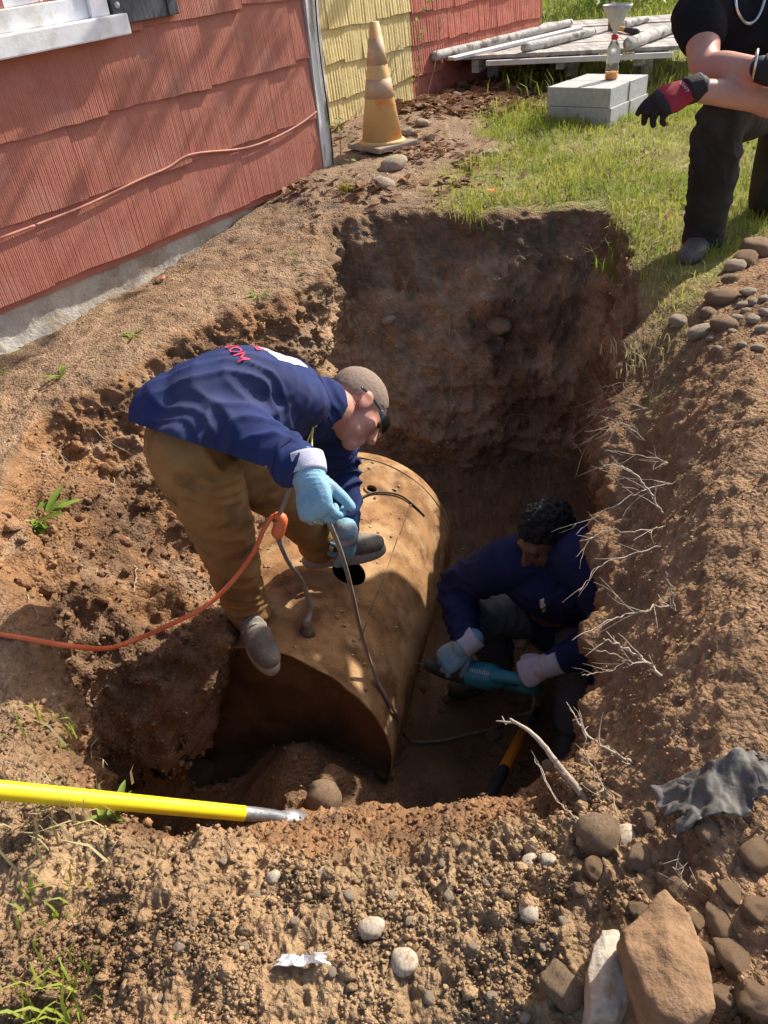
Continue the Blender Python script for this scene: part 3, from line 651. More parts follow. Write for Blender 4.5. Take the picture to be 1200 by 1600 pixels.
    # trousers
    pt = [tube([(rhip+lhip)/2+A(0, 0, -.03), (rhip+lhip)/2+A(.0, .0, -.09)], [.115, .105], 18, 3, LAT, rb=[.10, .095]),
          tube([rhip+A(0, .012, -.012), rhip*.6+rkn*.4, rkn, rkn*.5+rank*.5, rank+A(0, 0, .0), rank+A(.004, .006, -.035)], [.084, .098, .086, .073, .066, .072], 18, 6),
          tube([lhip+A(0, 0, -.05), lhip*.6+lkn*.4, lkn, lkn*.5+lank*.5, lank+A(0, 0, .02), lank+A(0, .0, -.01)], [.105, .10, .086, .073, .065, .069], 18, 6)]
    blob('trousers', pt, .0075, M['khaki'], p, 6, folds((rkn, A(.5, .2, .8), .007, .07, .09), (rank+A(0, 0, .045), A(.2, .1, 1), .011, .045, .06), (rhip+A(.05, .02, -.07), A(.7, .3, .7), .009, .06, .08), (rkn*.5+rank*.5, A(.5, .1, .8), .006, .09, .1),
         (lkn, A(.4, .3, .8), .005, .07, .10), (lank+A(0, 0, .05), A(.2, 0, 1), .008, .045, .05), (lhip*.6+lkn*.4, A(.7, .3, .5), .006, .08, .12), base=.006, fr=9))
    for pp in ([rhip+A(-.06, -.07, -.08), rhip*.55+rkn*.45+A(-.05, -.085, 0), rkn+A(-.03, -.082, 0)],):
        V, F = tube(pp, .002, 6, 6); mk('side_seam', V, F, M['khaki'], p)
    # gloves: right hand holds the cord, left reaches into the opening
    xr = nrm(PD(503, 838, 1.60)-rwr); hr = hand(rwr+xr*.012, xr, -.75*FWD-.55*IR-.2*ID, True, [(.75, 1.2, .5), (.95, 1.3, .6), (1.0, 1.35, .6), (.9, 1.2, .5)], thumb=(.8, .45, -.45), s=.96, thick=1.15, tcurl=.25)
    blob('glove', hr+[tube([rwr-xr*.01, rwr+xr*.02], [.041, .038], 16, 4)], .0032, M['glove_blue'], p, 2, folds((rwr, xr, .002, .012, .03), base=.0012, fr=60))
    V, F = tube([rwr-xr*.03, rwr-xr*.01, rwr+xr*.012], [.044, .045, .042], 20, 3, cap=False); mk('glove_cuff', V, F, M['glove_white'], p)
    lt = HOLE+HN*.02; xl = nrm(lt-lwr+A(.02, 0, 0)); hl = hand(lwr+xl*.01, xl, -.5*FWD+.75*IR-.2*ID, False, [(.35, .5, .3), (.7, .9, .5), (.85, 1.1, .6), (.9, 1.1, .6)], thumb=(.85, .35, -.35), s=1.04, thick=1.14, tcurl=.2)
    blob('glove', hl+[tube([lwr-xl*.04, lwr+xl*.02], [.042, .037], 16, 4)], .0032, M['glove_blue'], p, 2, folds((lwr, xl, .002, .012, .03), base=.0012, fr=60))
    V, F = tube([lwr-xl*.045, lwr-xl*.02, lwr-xl*.0], [.041, .042, .039], 20, 3, cap=False); mk('glove_cuff', V, F, M['glove_white'], p)
    # boots stand on the tank
    ht = tankpt(372, 958)[0]; boot(rank+A(-.03, .045, -.098), rank+A(.085, -.20, -.115), A(0, 0, 1), (M['boot'], M['sole']), p, .29)
    boot(lank+A(-.05, -.01, -.088), lank+A(.22, .02, -.085), A(0, 0, 1), (M['boot'], M['sole']), p, .29)
    # safety glasses
    gl = empty('glasses', hc); gl.parent = p; gl.matrix_parent_inverse = wmat(p).inverted()
    for sg in (-1, 1):
        V, F = tube([W3((sg*.079, -.045, .012)), W3((sg*.079, .01, .018)), W3((sg*.072, .07, .016)), W3((sg*.064, .092, .013))], [.004, .005, .007, .009], 8, 5, up, rb=[.002, .002, .002, .0025]); mk('temple', V, F, M['lens'], gl)
        V, F = tube([W3((sg*.077, .045, .012)), W3((sg*.072, .075, .008)), W3((sg*.055, .098, .004)), W3((sg*.025, .108, .003)), W3((sg*.004, .112, .006))], [.007, .017, .021, .021, .009], 14, 5, up, rb=[.002, .0025, .003, .003, .002]); mk('lens', V, F, M['lens'], gl)
    # earplug cord round the neck
    V, F = tube([PD(512, 612, 2.06), PD(500, 634, 2.02), PD(494, 652, 1.995), PD(489, 668, 1.98), PD(487, 690, 1.985), PD(488, 712, 1.96)], .003, 8, 6); cd = mk('earplug_cord', V, F, M['yellow_cord'], p)
    V, F = tube([PD(497, 645, 2.005), PD(492, 664, 1.985)], .006, 10); mk('cord_slider', V, F, M['yellow_cord'], cd)
    V, F = tube([PD(492, 662, 1.985), PD(486, 676, 1.985), PD(480, 690, 1.985)], .0022, 8, 4); mk('cord_end', V, F, M['yellow_cord'], cd)
    # print on the back
    back = nrm(np.cross(neck-pel, LAT)); back = back if back[2] > 0 else -back; ax = nrm(neck-pel)
    ux = LAT; uy = nrm(np.cross(back, ux)); uy = uy if uy@ax > 0 else -uy
    if np.cross(ux, uy)@back < 0: ux = -ux
    nt_ = nrm(nrm(CP-neck)*.75+A(0, 0, .75)); uyt = nrm(ax-nt_*(ax@nt_)); uxt = np.cross(uyt, nt_)
    text_on('.COM', .042, PD(371, 562, 1.88), uxt, uyt, shirt, M['print_red'], 'back_print', p, .003)
    text_on('NS', .042, PD(410, 566, 1.94), uxt, uyt, shirt, M['print_red'], 'back_print', p, .003)
    tm = shirt.data; bv = BVHTree.FromPolygons([v.co[:] for v in tm.vertices], [tuple(q.vertices) for q in tm.polygons]); V = []; F = []
    oc = PD(447, 584, 1.98)
    ux, uy, back = uxt, uyt, nt_
    for i in range(9):
        for j in range(7):
            u, v_ = (i/8-.5)*.07, (j/6-.5)*.07; q = oc+ux*u+uy*(v_+.012*math.sin(u*40)); h = bv.ray_cast(Vector(q+back*.15), Vector(-back), .5); V.append(np.array(h[0])+back*.002 if h[0] is not None else q)
    for i in range(8):
        for j in range(6): F.append((i*7+j, (i+1)*7+j, (i+1)*7+j+1, i*7+j+1))
    mk('back_emblem', V, F, M['print_white'], p)
    return rwr, xr, lwr
RWR, RX, LWR = man_bending()
# ------------------------------------------------------------ man crouching beside the tank with the saw
BLADE, BLN = tankpt(649, 1036)
SAW0 = BLADE; SAW1 = PD(856, 1074, 2.72)          # blade tip, handle end
SX = nrm(SAW1-SAW0)
def man_crouching():
    p = empty('person', A(.55, 2.05, -1.36), 'crouching man in dark navy hoodie steering a saw beside the tank', 'person')
    hc = PD(852, 838, 2.58); fw = -.72*IR+.62*ID-.22*FWD; up = .12*IR-.80*ID-.35*FWD
    hp, W3, (rt, fw, up) = head_parts(hc, fw, up, 1.0, 1.05)
    neck = hc-up*.15-fw*.035+A(.02, .02, 0); rsh = PD(796, 880, 2.66); lsh = PD(922, 878, 2.50); chest = (rsh+lsh)/2+A(.03, .05, -.08); pel = A(.66, 2.14, -1.10)
    rwr = PD(728, 1008, 2.70); lwr = PD(856, 1040, 2.62); relb = ik(rsh, rwr, .28, .26, A(-.5, .3, -.6)); lelb = ik(lsh, lwr, .26, .25, A(.6, -.3, -.5))
    LAT = nrm(rsh-lsh); rhip = pel+A(-.06, .06, 0); lhip = pel+A(.05, -.09, 0); rkn = P(740, 965, -1.0); lkn = P(905, 1010, -1.02); rank = A(.40, 2.12, -1.27); lank = A(.62, 1.80, -1.27)
    body = hp+[tube([neck+A(.02, .03, -.04), neck, W3((0, -.02, -.05))], [.06, .058, .056], 14, 4), tube([pel, chest, neck], [.12, .14, .06], 14, 4, LAT, rb=[.1, .1, .06]),
               tube([neck, rsh], [.05, .05], 10, 3), tube([neck, lsh], [.05, .05], 10, 3), tube([rsh, relb, rwr], [.045, .038, .028], 10, 4), tube([lsh, lelb, lwr], [.045, .038, .028], 10, 4),
               tube([pel, rhip, rkn, rank], [.09, .08, .05, .04], 10, 4), tube([pel, lhip, lkn, lank], [.09, .08, .05, .04], 10, 4)]
    blob('body', body, .0062, M['skin_dark'], p, 4); eyes(W3, p, True)
    def hk(V):
        q = V-hc; y = q@fw; z = q@up
        return z < np.interp(y, [-.11, -.06, -.02, .01, .03, .06, .09], [-.07, -.055, -.01, .0, .03, .05, .058])+fbm(V, 60, 2, seed=3)*.004
    blob('hair', [ell(W3((0, -.014, .038)), np.array((.079, .101, .090)), 4, rt, fw, up)], .0035, M['hair_black'], p, 1, lambda V: fbm(V, 75, 3, seed=4)*.012, hk)
    def bkp(V):
        q = V-hc; return (q@up > -.045)&(q@fw > .02)
    blob('beard', [ell(W3((0, .028, -.068)), np.array((.058, .062, .046)), 3, rt, fw, up), ell(W3((0, .07, -.092)), np.array((.032, .026, .026)), 3, rt, fw, up)], .004, M['hair_black'], p, 2, lambda V: fbm(V, 120, 2, seed=5)*.003, bkp)
    sw = [tube([pel+A(0, 0, .0), pel*.5+chest*.5+A(.04, .03, 0), chest, neck+A(.01, .01, -.04)], [.17, .19, .19, .085], 22, 6, LAT, rb=[.15, .145, .135, .075]),
          tube([chest+LAT*.07+A(0, 0, .05), rsh, rsh*.5+relb*.5, relb, relb*.5+rwr*.5, rwr+(relb-rwr)*.12], [.10, .092, .083, .075, .066, .048], 16, 5),
          tube([chest-LAT*.07+A(0, 0, .05), lsh, lsh*.5+lelb*.5, lelb, lelb*.5+lwr*.5, lwr+(lelb-lwr)*.12], [.10, .092, .083, .075, .066, .048], 16, 5),
          tube([neck-up*.0+rt*.085-fw*.0, neck-fw*.085+up*.02, neck-rt*.085], [.035, .05, .035], 14, 6)]
    sh = blob('hoodie', sw, .008, M['navy_dark'], p, 7, folds((relb, rwr-rsh, .010, .05, .12), (lelb, lwr-lsh, .010, .05, .12), (chest, A(.1, .1, 1), .008, .07, .12), (rwr+(relb-rwr)*.3, rwr-relb, .007, .035, .06), base=.005, fr=9))
    pt = [tube([pel+A(0, 0, .03), rhip, rhip*.5+rkn*.5, rkn, rkn*.5+rank*.5, rank], [.13, .12, .098, .082, .072, .068], 18, 6), tube([pel+A(0, 0, .03), lhip, lhip*.5+lkn*.5, lkn, lkn*.5+lank*.5, lank], [.13, .12, .098, .082, .072, .068], 18, 6)]
    blob('trousers', pt, .0085, M['jeans'], p, 6, folds((rkn, rkn-rhip, .007, .05, .1), (lkn, lkn-lhip, .007, .05, .1), base=.004, fr=9))
    boot(rank+A(.05, .02, -.10), rank+A(-.2, -.08, -.10), A(0, 0, 1), (M['boot_grey'], M['sole_dark']), p, .29); boot(lank+A(.03, .06, -.10), lank+A(-.1, -.2, -.10), A(0, 0, 1), (M['boot_grey'], M['sole_dark']), p, .29)
    # front hand on the gear housing, rear hand round the D-handle
    g0 = SAW0+SX*.13; xr = nrm(PD(688, 1040, 2.72)-rwr)
    hr = hand(rwr, xr, A(-.15, -.55, .8), True, [(.55, .8, .4), (.6, .9, .5), (.65, .9, .5), (.7, .9, .5)], thumb=(.7, .6, -.5), s=1.03, thick=1.15)
    blob('glove', hr+[tube([rwr-xr*.03, rwr+xr*.02], [.04, .037], 14, 3)], .0036, M['glove_blue'], p, 3); V, F = tube([rwr-xr*.05, rwr-xr*.02, rwr+xr*.012], [.042, .041, .0395], 20, 3, cap=False); mk('glove_cuff', V, F, M['glove_white'], p)
    xl = nrm(PD(812, 1056, 2.66)-lwr); hl = hand(lwr, xl, A(.1, -.6, .75), False, [(.9, 1.3, .6)]*4, thumb=(.8, .4, -.5), s=1.0, thick=1.15)
    blob('glove', hl+[tube([lwr-xl*.03, lwr+xl*.02], [.04, .037], 14, 3)], .0036, M['glove_white'], p, 3); V, F = tube([lwr-xl*.05, lwr-xl*.02, lwr+xl*.012], [.042, .041, .0395], 20, 3, cap=False); mk('glove_cuff', V, F, M['glove_white'], p)
    # small white print on the chest
    bv = BVHTree.FromPolygons([v.co[:] for v in sh.data.vertices], [tuple(q.vertices) for q in sh.data.polygons]); V = []; F = []
    for i in range(7):
        for j in range(6):
            r = nrm(ray(842+i*1.3+j*.9, 938+j*4-i*.6)); h = bv.ray_cast(Vector(CP), Vector(r)); q = np.array(h[0])-r*.003 if h[0] is not None else PD(845, 945, 2.4); V.append(q)
    for i in range(6):
        for j in range(5):
            if (i, j) not in ((0, 0), (5, 4), (0, 4), (5, 1)): F.append((i*6+j, (i+1)*6+j, (i+1)*6+j+1, i*6+j+1))
    mk('chest_print', V, F, M['print_white'], p)
man_crouching()

# ------------------------------------------------------------ reciprocating saw
M['teal'] = pmat('teal_plastic', (.02, .22, .30), (.03, .26, .34), 10, .45, spec=.5); M['steel'] = pmat('bright_steel', (.6, .6, .6), (.7, .7, .7), 20, .3, metal=.9); M['dkgrey'] = pmat('dark_rubber', (.05, .05, .052), (.08, .078, .075), 15, .6, .2, 90)
def saw():
    p = empty('reciprocating_saw', SAW0*.4+SAW1*.6-A(0, 0, .06), 'teal and black reciprocating saw cutting into the side of the tank', 'saw')
    up = nrm(A(0, -.5, .85)-SX*(A(0, -.5, .85)@SX)); sd = np.cross(SX, up); at = lambda u, v=0, w_=0: SAW0+SX*u+up*v+sd*w_; Ls = np.linalg.norm(SAW1-SAW0)
    V, F = box(at(.015), .12, .018, .0018, SX, up, sd, .0004); mk('blade', V, F, M['steel'], p, False)
    V, F = tube([at(.062), at(.07)], .042, 16, 0, up, rb=.026); mk('shoe', V, F, M['dkgrey'], p)
    V, F = tube([at(.07), at(.1), at(.15), at(.2)], [.03, .04, .048, .050], 18, 4, up, rb=[.026, .034, .04, .042]); mk('gear_housing', V, F, M['dkgrey'], p)
    V, F = tube([at(.2), at(.21), at(.28), at(.31)], [.05, .055, .055, .045], 18, 4, up, rb=[.042, .046, .046, .036]); b = mk('motor_body', V, F, M['teal'], p)
    text_on('makita', .026, at(.255, .03, 0), SX, np.cross(up, SX), b, M['print_white'], 'lettering', b, .0012)
    V, F = tube([at(.3, .03), at(.36, .045), at(.42, .03), at(.44, -.01), at(.42, -.065), at(.36, -.07), at(.31, -.03)], [.026, .021, .022, .024, .022, .02, .024], 14, 5); mk('d_handle', V, F, M['teal'], p)
    V, F = tube([at(.36, -.045), at(.38, -.02)], [.008, .008], 8, 2); mk('trigger', V, F, M['black'], p)
    return at(.425, -.05)
SAWEND = saw()

# ------------------------------------------------------------ man kneeling on the lawn
def man_kneeling():
    p = empty('person', A(1.4, 3.0, 0), 'kneeling man in black tee with red and black gloves on the lawn', 'person')
    rank = P(1100, 362, .10); rkn = A(1.262, 2.83, .50); rhip = A(1.52, 3.12, .50); lhip = A(1.68, 3.16, .49); lkn = A(1.74, 3.30, .09); lank = A(1.98, 3.62, .09)
    pel = A(1.60, 3.16, .52); neck = A(1.385, 3.03, .935); rsh = PD(1094, 22, 3.2); lsh = A(1.58, 2.99, .84); chest = (rsh+lsh)/2+A(.03, .06, -.12)
    relb = PD(1103, 104, 3.02); rwr = PD(1204, 112, 2.88); lelb = PD(1218, 152, 3.0); lwr = PD(1079, 141, 2.86); LAT = nrm(rsh-lsh)
    hc = neck+A(-.04, -.07, .2); fw = A(-.5, -.8, -.35); up = A(-.1, -.25, .95)
    hp, W3, (rt, fw, up) = head_parts(hc, fw, up)
    xl = nrm(PD(1035, 160, 2.82)-lwr); xr = nrm(A(.8, -.35, -.35))
    body = hp+[tube([neck+A(.02, .03, -.04), neck, W3((0, -.02, -.05))], [.062, .058, .056], 14, 4), tube([pel, chest, neck+A(.02, .02, -.05)], [.13, .15, .08], 14, 4, LAT, rb=[.1, .11, .07]),
               tube([neck+A(0, 0, -.04), rsh], [.055, .055], 10, 3), tube([neck+A(0, 0, -.04), lsh], [.055, .055], 10, 3),
               tube([rsh, rsh*.6+relb*.4, relb, relb*.7+rwr*.3, rwr], [.06, .056, .047, .048, .031], 16, 6), tube([lsh, lsh*.6+lelb*.4, lelb, lelb*.7+lwr*.3, lwr], [.06, .056, .047, .047, .031], 16, 6),
               tube([lwr, lwr+xl*.04], [.026, .02], 10), tube([rwr, rwr+xr*.04], [.026, .02], 10),
               tube([pel, rhip, rkn, rank], [.1, .085, .055, .04], 12, 4), tube([pel, lhip, lkn, lank], [.1, .085, .055, .04], 12, 4)]
    blob('body', body, .0068, M['skin'], p, 4); eyes(W3, p)
    blob('hair', [ell(W3((0, -.016, .038)), np.array((.08, .102, .09)), 3, rt, fw, up)], .005, M['hair_black'], p, 2, lambda V: fbm(V, 120, 2, seed=4)*.004, lambda V: ((V-hc)@up) < np.interp((V-hc)@fw, [-.11, -.06, 0, .03, .06, .09], [-.07, -.05, .0, .03, .06, .07]))
    tee = [tube([pel+A(0, 0, .02), pel*.5+chest*.5+A(.03, .03, 0), chest, neck+A(.02, .02, -.055)], [.17, .185, .195, .09], 22, 6, LAT, rb=[.135, .13, .13, .08]),
           tube([chest+LAT*.08+A(0, 0, .07), rsh, rsh*.62+relb*.38], [.10, .088, .077], 16, 5, cap=True), tube([chest-LAT*.08+A(0, 0, .07), lsh, lsh*.62+lelb*.38], [.10, .088, .077], 16, 5)]
    teo = blob('tee_shirt', tee, .008, M['blacktee'], p, 6, folds((chest+A(0, 0, -.1), A(.1, .1, 1), .008, .07, .12), (rsh, relb-rsh, .005, .05, .06), base=.004, fr=9))
    pt = [tube([pel+A(0, 0, .05), rhip, rhip*.5+rkn*.5, rkn, rkn*.5+rank*.5, rank+A(0, 0, .02), rank+A(0, 0, -.02)], [.14, .12, .105, .086, .082, .074, .076], 18, 6), tube([pel+A(0, 0, .05), lhip, lhip*.5+lkn*.5, lkn, lkn*.5+lank*.5, lank], [.14, .12, .1, .086, .075, .068], 18, 6)]
    blob('trousers', pt, .0085, M['blackpants'], p, 6, folds((rkn+A(0, 0, -.1), A(.5, .2, .8), .008, .09, .1), (rkn, A(.6, .6, .3), .007, .05, .09), (rank+A(0, 0, .08), A(.3, .1, 1), .009, .06, .07), base=.006, fr=6))
    boot(rank+A(.065, .075, -.10), rank+A(-.12, -.15, -.10), A(0, 0, 1), (M['boot_grey'], M['sole_dark']), p, .31)
    boot(lank+A(.02, .03, .08), lank+A(.0, .06, -.12), A(.7, .7, 0), (M['boot_grey'], M['sole_dark']), p, .28)
    # gloves: red backs, black palms and fingers
    for wr, x, zz, rg, cu in ((lwr, xl, -.75*FWD-.35*ID+.1*IR, False, [(.3, .5, .3), (.5, .7, .4), (.6, .8, .4), (.75, .9, .4)]), (rwr, xr, A(.1, -.6, .75), True, [(.5, .7, .4)]*4)):
        h = hand(wr, x, zz, rg, cu, thumb=(.75, .5, -.45), s=1.05, thick=1.22, spread=.03); g = blob('glove', h, .0034, M['glove_black'], p, 3)
        me = g.data; me.materials.append(M['glove_red']); z_ = nrm(np.asarray(zz)-nrm(x)*(np.asarray(zz)@nrm(x)))
        for q in me.polygons:
            l = np.array(q.center)-wr; u = l@nrm(x)
            if u < .088 and (np.array(q.normal)@z_ > -.1) and u > .012: q.material_index = 1
        V, F = tube([wr-nrm(x)*.035, wr-nrm(x)*.01, wr+nrm(x)*.014], [.039, .040, .0385], 20, 3, cap=False); mk('glove_cuff', V, F, M['glove_black'], p)
        y_ = np.cross(z_, nrm(x)); text_on('CRAFT', .015, wr+nrm(x)*.026+z_*.03, y_ if y_@ID > 0 else -y_, -nrm(x) if (np.cross(y_ if y_@ID > 0 else -y_, -nrm(x))@z_ > 0) else nrm(x), g, M['print_white'], 'lettering', g, .0012)
    # neck chain
    bvt = BVHTree.FromPolygons([v.co[:] for v in teo.data.vertices], [tuple(q.vertices) for q in teo.data.polygons]); pts = []
    for x, y in ((1148, -22), (1149, 0), (1153, 20), (1165, 36), (1178, 34), (1188, 20), (1196, -5), (1200, -25)):
        r = nrm(ray(x, y)); h = bvt.ray_cast(Vector(CP), Vector(r)); pts.append(np.array(h[0])-r*.006 if h[0] is not None else (pts[-1]+A(.01, 0, .03) if pts else PD(x, y, 3.1)))
    V, F = tube(pts, .0055, 8, 6); mk('neck_chain', V, F, M['silver'], p)
    V, F = tube([rwr-xr*.05+.04*(math.cos(t)*A(0, 0, 1)+math.sin(t)*nrm(np.cross(xr, A(0, 0, 1)))) for t in np.linspace(0, 6.28, 20)], .004, 6, cap=False); mk('bracelet', V, F, M['silver'], p)
man_kneeling()
# ------------------------------------------------------------ loose things
def rock_mesh(seed, sub=3, flat=.75, ang=.5, long_=1.25):
    V, F = ICO[sub]; r = np.random.default_rng(seed); V = V.copy()
    for k in range(int(4+8*ang)):                       # planed faces
        n = nrm(r.normal(size=3)); d = r.uniform(.62, .92) if ang > .4 else r.uniform(.82, .97); t = V@n; V = V-np.outer(np.maximum(t-d, 0)*.9, n)
    V = V*(1+.18*fbm(V+seed*3.1, 1.2, 3, seed=seed)+(.07 if ang < .45 else .2)*fbm(V+seed, 3.2, 4, .6, seed=seed+1))[:, None]
    return V*A(long_, 1, flat), F
ROCKS = {}
def rock(px, py, wpx, label, group=None, mat='rock', ang=.3, flat=.7, long_=1.25, rot=None, seed=None, sink=.36, sub=3, tilt=0, name='rock', cat='rock'):
    """a stone whose foot sits where the pixel's sight line meets the soil"""
    q, n = hit(px, py)
    if q is None: return
    sc = wpx/FPX*abs((q-CP)@FWD)*.5; seed = seed or int(px*7+py); key = (seed % 17, ang, flat, long_, mat, sub)
    if key not in ROCKS:
        V, F = rock_mesh(seed % 17+3, sub, flat, ang, long_); ROCKS[key] = meshd('rock', V, F); ROCKS[key].materials.append(M[mat]); ROCKS[key].polygons.foreach_set('use_smooth', [True]*len(ROCKS[key].polygons))
    o = bpy.data.objects.new(name, ROCKS[key]); COL.objects.link(o); s = sc/long_*1.08; o.scale = (s,)*3
    o.location = q+A(0, 0, s*flat*(1-2*sink)); r = random.Random(seed); o.rotation_euler = (r.uniform(-.3, .3)+tilt, r.uniform(-.3, .3), r.uniform(0, 6.28) if rot is None else rot)
    return tag(o, label, cat, group)
M['rock_white'] = pmat('pale_pebble', (.46, .38, .28), (.62, .54, .42), 5, .9, .5, 30, c3=(.40, .28, .18), sc3=3)
near_g = 'small stones on the near spoil heap'; pile_g = 'stones heaped beside the kneeling man'
def hewn(outline, top, thick, label, mat, seed):
    """a broken stone: its upper face outlined on the ground plan, real thickness below it"""
    q0, _ = hit(*np.mean(outline, 0)); z0 = q0[2]; T_ = np.array([P(x, y, z0+top) for x, y in outline]); c0 = T_.mean(0); bm = bmesh.new(); r = np.random.default_rng(seed)
    tl = r.normal(0, .12, 2)
    for v in T_: bm.verts.new(v+A(0, 0, (v-c0)[0]*tl[0]+(v-c0)[1]*tl[1]))
    for v in T_: bm.verts.new(c0+(v-c0)*1.1+A(0, 0, -thick))
    bm.verts.new(c0+A(0, 0, .012)); bmesh.ops.convex_hull(bm, input=bm.verts); bmesh.ops.triangulate(bm, faces=bm.faces)
    for _ in range(4): bmesh.ops.subdivide_edges(bm, edges=bm.edges, cuts=1, use_grid_fill=True); bmesh.ops.triangulate(bm, faces=bm.faces) if _ < 2 else None
    bmesh.ops.smooth_vert(bm, verts=bm.verts, factor=.5, use_axis_x=True, use_axis_y=True, use_axis_z=True); bmesh.ops.smooth_vert(bm, verts=bm.verts, factor=.5, use_axis_x=True, use_axis_y=True, use_axis_z=True)
    V = np.array([v.co[:] for v in bm.verts]); d = nrm_rows(V-c0+A(0, 0, thick*.5)); V = V+d*(fbm(V, 14, 4, .55, seed=seed)*.011+fbm(V, 70, 3, seed=seed+1)*.0025)[:, None]
    for v, q in zip(bm.verts, V): v.co = q
    me = bpy.data.meshes.new('rock'); bm.to_mesh(me); bm.free(); o = link('rock', me, M[mat], None, True); tag(o, label, 'rock')
M['rock_big'] = pmat('big_dusty_rock', (.21, .122, .065), (.30, .185, .105), 45, .95, .8, 160, c3=(.25, .15, .08), sc3=25, dist=.004); M['rock_pale'] = pmat('pale_rock', (.38, .31, .235), (.52, .45, .36), 30, .92, .7, 140, c3=(.38, .26, .16), sc3=18, dist=.004)
hewn([(1042, 1376), (1082, 1418), (1098, 1490), (1112, 1590), (1070, 1620), (1020, 1590), (990, 1510), (974, 1440), (1000, 1412)], .10, .16, 'biggest brown wedge shaped rock on the near heap at lower right', 'rock_big', 3)
hewn([(942, 1438), (968, 1446), (976, 1500), (1000, 1545), (965, 1590), (922, 1590), (914, 1520), (926, 1470)], .05, .1, 'pale broken slab of rock left of the biggest brown rock', 'rock_pale', 5)
rock(878, 1540, 80, 'brown angular stone left of the pale broken slab', mat='rock_dirty', ang=.9, seed=33)
rock(935, 1312, 66, 'round knobbly stone coated with soil at the near rim', mat='rock_dirty', ang=.2, flat=.95, long_=1.0, seed=12, sink=.35)
rock(980, 1310, 44, 'smooth tan stone beside the round soil coated stone', ang=.3, seed=13, mat='rock_white')
rock(1000, 1345, 48, 'brown stone below the smooth tan stone at the rim', mat='rock_dirty', ang=.5, seed=14)
rock(830, 1352, 34, 'pale egg shaped pebble, left of a near touching pair', ang=.1, long_=1.2, rot=1.3, seed=15, flat=.8, mat='rock_white')
rock(857, 1345, 26, 'pale pebble, right of a near touching pair', ang=.3, seed=16, mat='rock_white')
rock(632, 1505, 44, 'white round pebble at the foot of the near heap', ang=.1, flat=.8, long_=1.15, seed=18, mat='rock_white')
rock(580, 1452, 42, 'pale oval stone half buried in middle of the near heap', ang=.2, seed=19, sink=.35, mat='rock_white')
rock(826, 1425, 34, 'tan stone half buried right of middle in near heap', ang=.3, seed=20, sink=.35, mat='rock_white')
rock(428, 1372, 24, 'small upright tan stone left of middle on near crest', ang=.3, seed=21, flat=1.1, mat='rock_white')
rock(507, 1365, 22, 'small tan stone on the near crest above the oval stone', ang=.3, seed=22, mat='rock_white')
rock(1065, 1395, 46, 'brown crumbly stone under the torn plastic sheet', mat='rock_dirty', ang=.5, seed=23)
rock(1105, 1300, 44, 'dark soil coated stone touching the plastic sheet', mat='rock_dirty', ang=.4, seed=24)
rock(1020, 1290, 36, 'soil coated stone left of the plastic sheet', mat='rock_dirty', ang=.3, seed=25)
rock(508, 1262, 52, 'upright mud coated stone at the tip of the shovel', mat='rock_dirty', ang=.2, flat=1.25, long_=1.0, seed=26, sink=.15)
rock(600, 1208, 34, 'dark rounded stone below the tank mouth', mat='rock_dirty', ang=.2, seed=27)
rock(310, 1215, 60, 'big sunlit clod of red soil in front of the tank', mat='clod', ang=.5, seed=28, name='soil_clod', cat='clod')
for k, (x, y, w_) in enumerate(((1120, 1440, 60), (1150, 1500, 80), (1185, 1420, 50), (1110, 1490, 44), (1180, 1560, 70), (1085, 1440, 36), (1140, 1395, 40), (905, 1390, 34), (930, 1360, 40), (1185, 1340, 60), (1130, 1560, 50), (1000, 1420, 34))):
    rock(x, y, w_, 'brown crumbly clod among the rocks at lower right', 'clods among the lower right rocks', mat='clod', ang=.9, seed=60+k, sink=.45, name='soil_clod', cat='clod')
for k, (x, y, w_) in enumerate(((350, 1345, 16), (400, 1400, 16), (610, 1400, 18), (700, 1400, 18), (690, 1350, 14), (760, 1380, 16), (790, 1440, 18), (740, 1480, 16), (545, 1400, 18), (460, 1440, 16), (300, 1450, 14), (380, 1480, 20), (640, 1440, 16), (520, 1520, 16), (850, 1480, 16), (280, 1480, 20), (670, 1560, 20), (770, 1560, 22), (820, 1590, 20), (720, 1520, 18), (250, 1560, 14), (165, 1400, 14), (880, 1440, 16))):
    rock(x, y, w_, 'small tan pebble scattered on the near soil heap', near_g, mat='rock', ang=.25, seed=100+k)
for k, (x, y, w_, mt, lb) in enumerate(((1060, 505, 34, 'rock', 'pale pink wedge stone at left end of the stone heap'), (1096, 520, 50, 'rock', 'long flat tan stone at the front of the stone heap'), (1130, 470, 52, 'clod', 'big reddish soil coated stone on the stone heap'),
        (1165, 410, 42, 'clod', 'tall leaning reddish stone behind the stone heap'), (1185, 395, 60, 'clod', 'reddish rounded stone at the right picture edge behind the heap'), (1148, 418, 34, 'rock', 'grey stone half hidden behind the leaning reddish stone'),
        (1108, 495, 36, 'rock_dirty', 'brown stone between the pale wedge and the big reddish stone'), (1130, 510, 40, 'rock_dirty', 'brown stone behind the long flat stone'), (1170, 458, 32, 'rock', 'smooth grey oval stone on top of the stone heap'), (1140, 438, 24, 'rock_dirty', 'small brown stone above the big reddish stone'))):
    rock(x, y, w_, lb, None, mat=mt, ang=.35, seed=200+k, rot=.3 if k in (1, 8) else None, long_=1.7 if k in (1, 8) else 1.2)
for k, (x, y, w_) in enumerate(((1160, 478, 18), (1178, 474, 20), (1192, 468, 18), (1165, 487, 16), (1196, 490, 22), (1150, 498, 20), (1175, 500, 24), (1145, 520, 16), (1110, 530, 16), (1085, 528, 18), (1190, 515, 20), (1160, 540, 16), (1120, 545, 14), (1185, 545, 20), (1070, 545, 14))):
    rock(x, y, w_, 'small grey pebble in the heap beside the kneeling man', pile_g, ang=.1, seed=230+k)
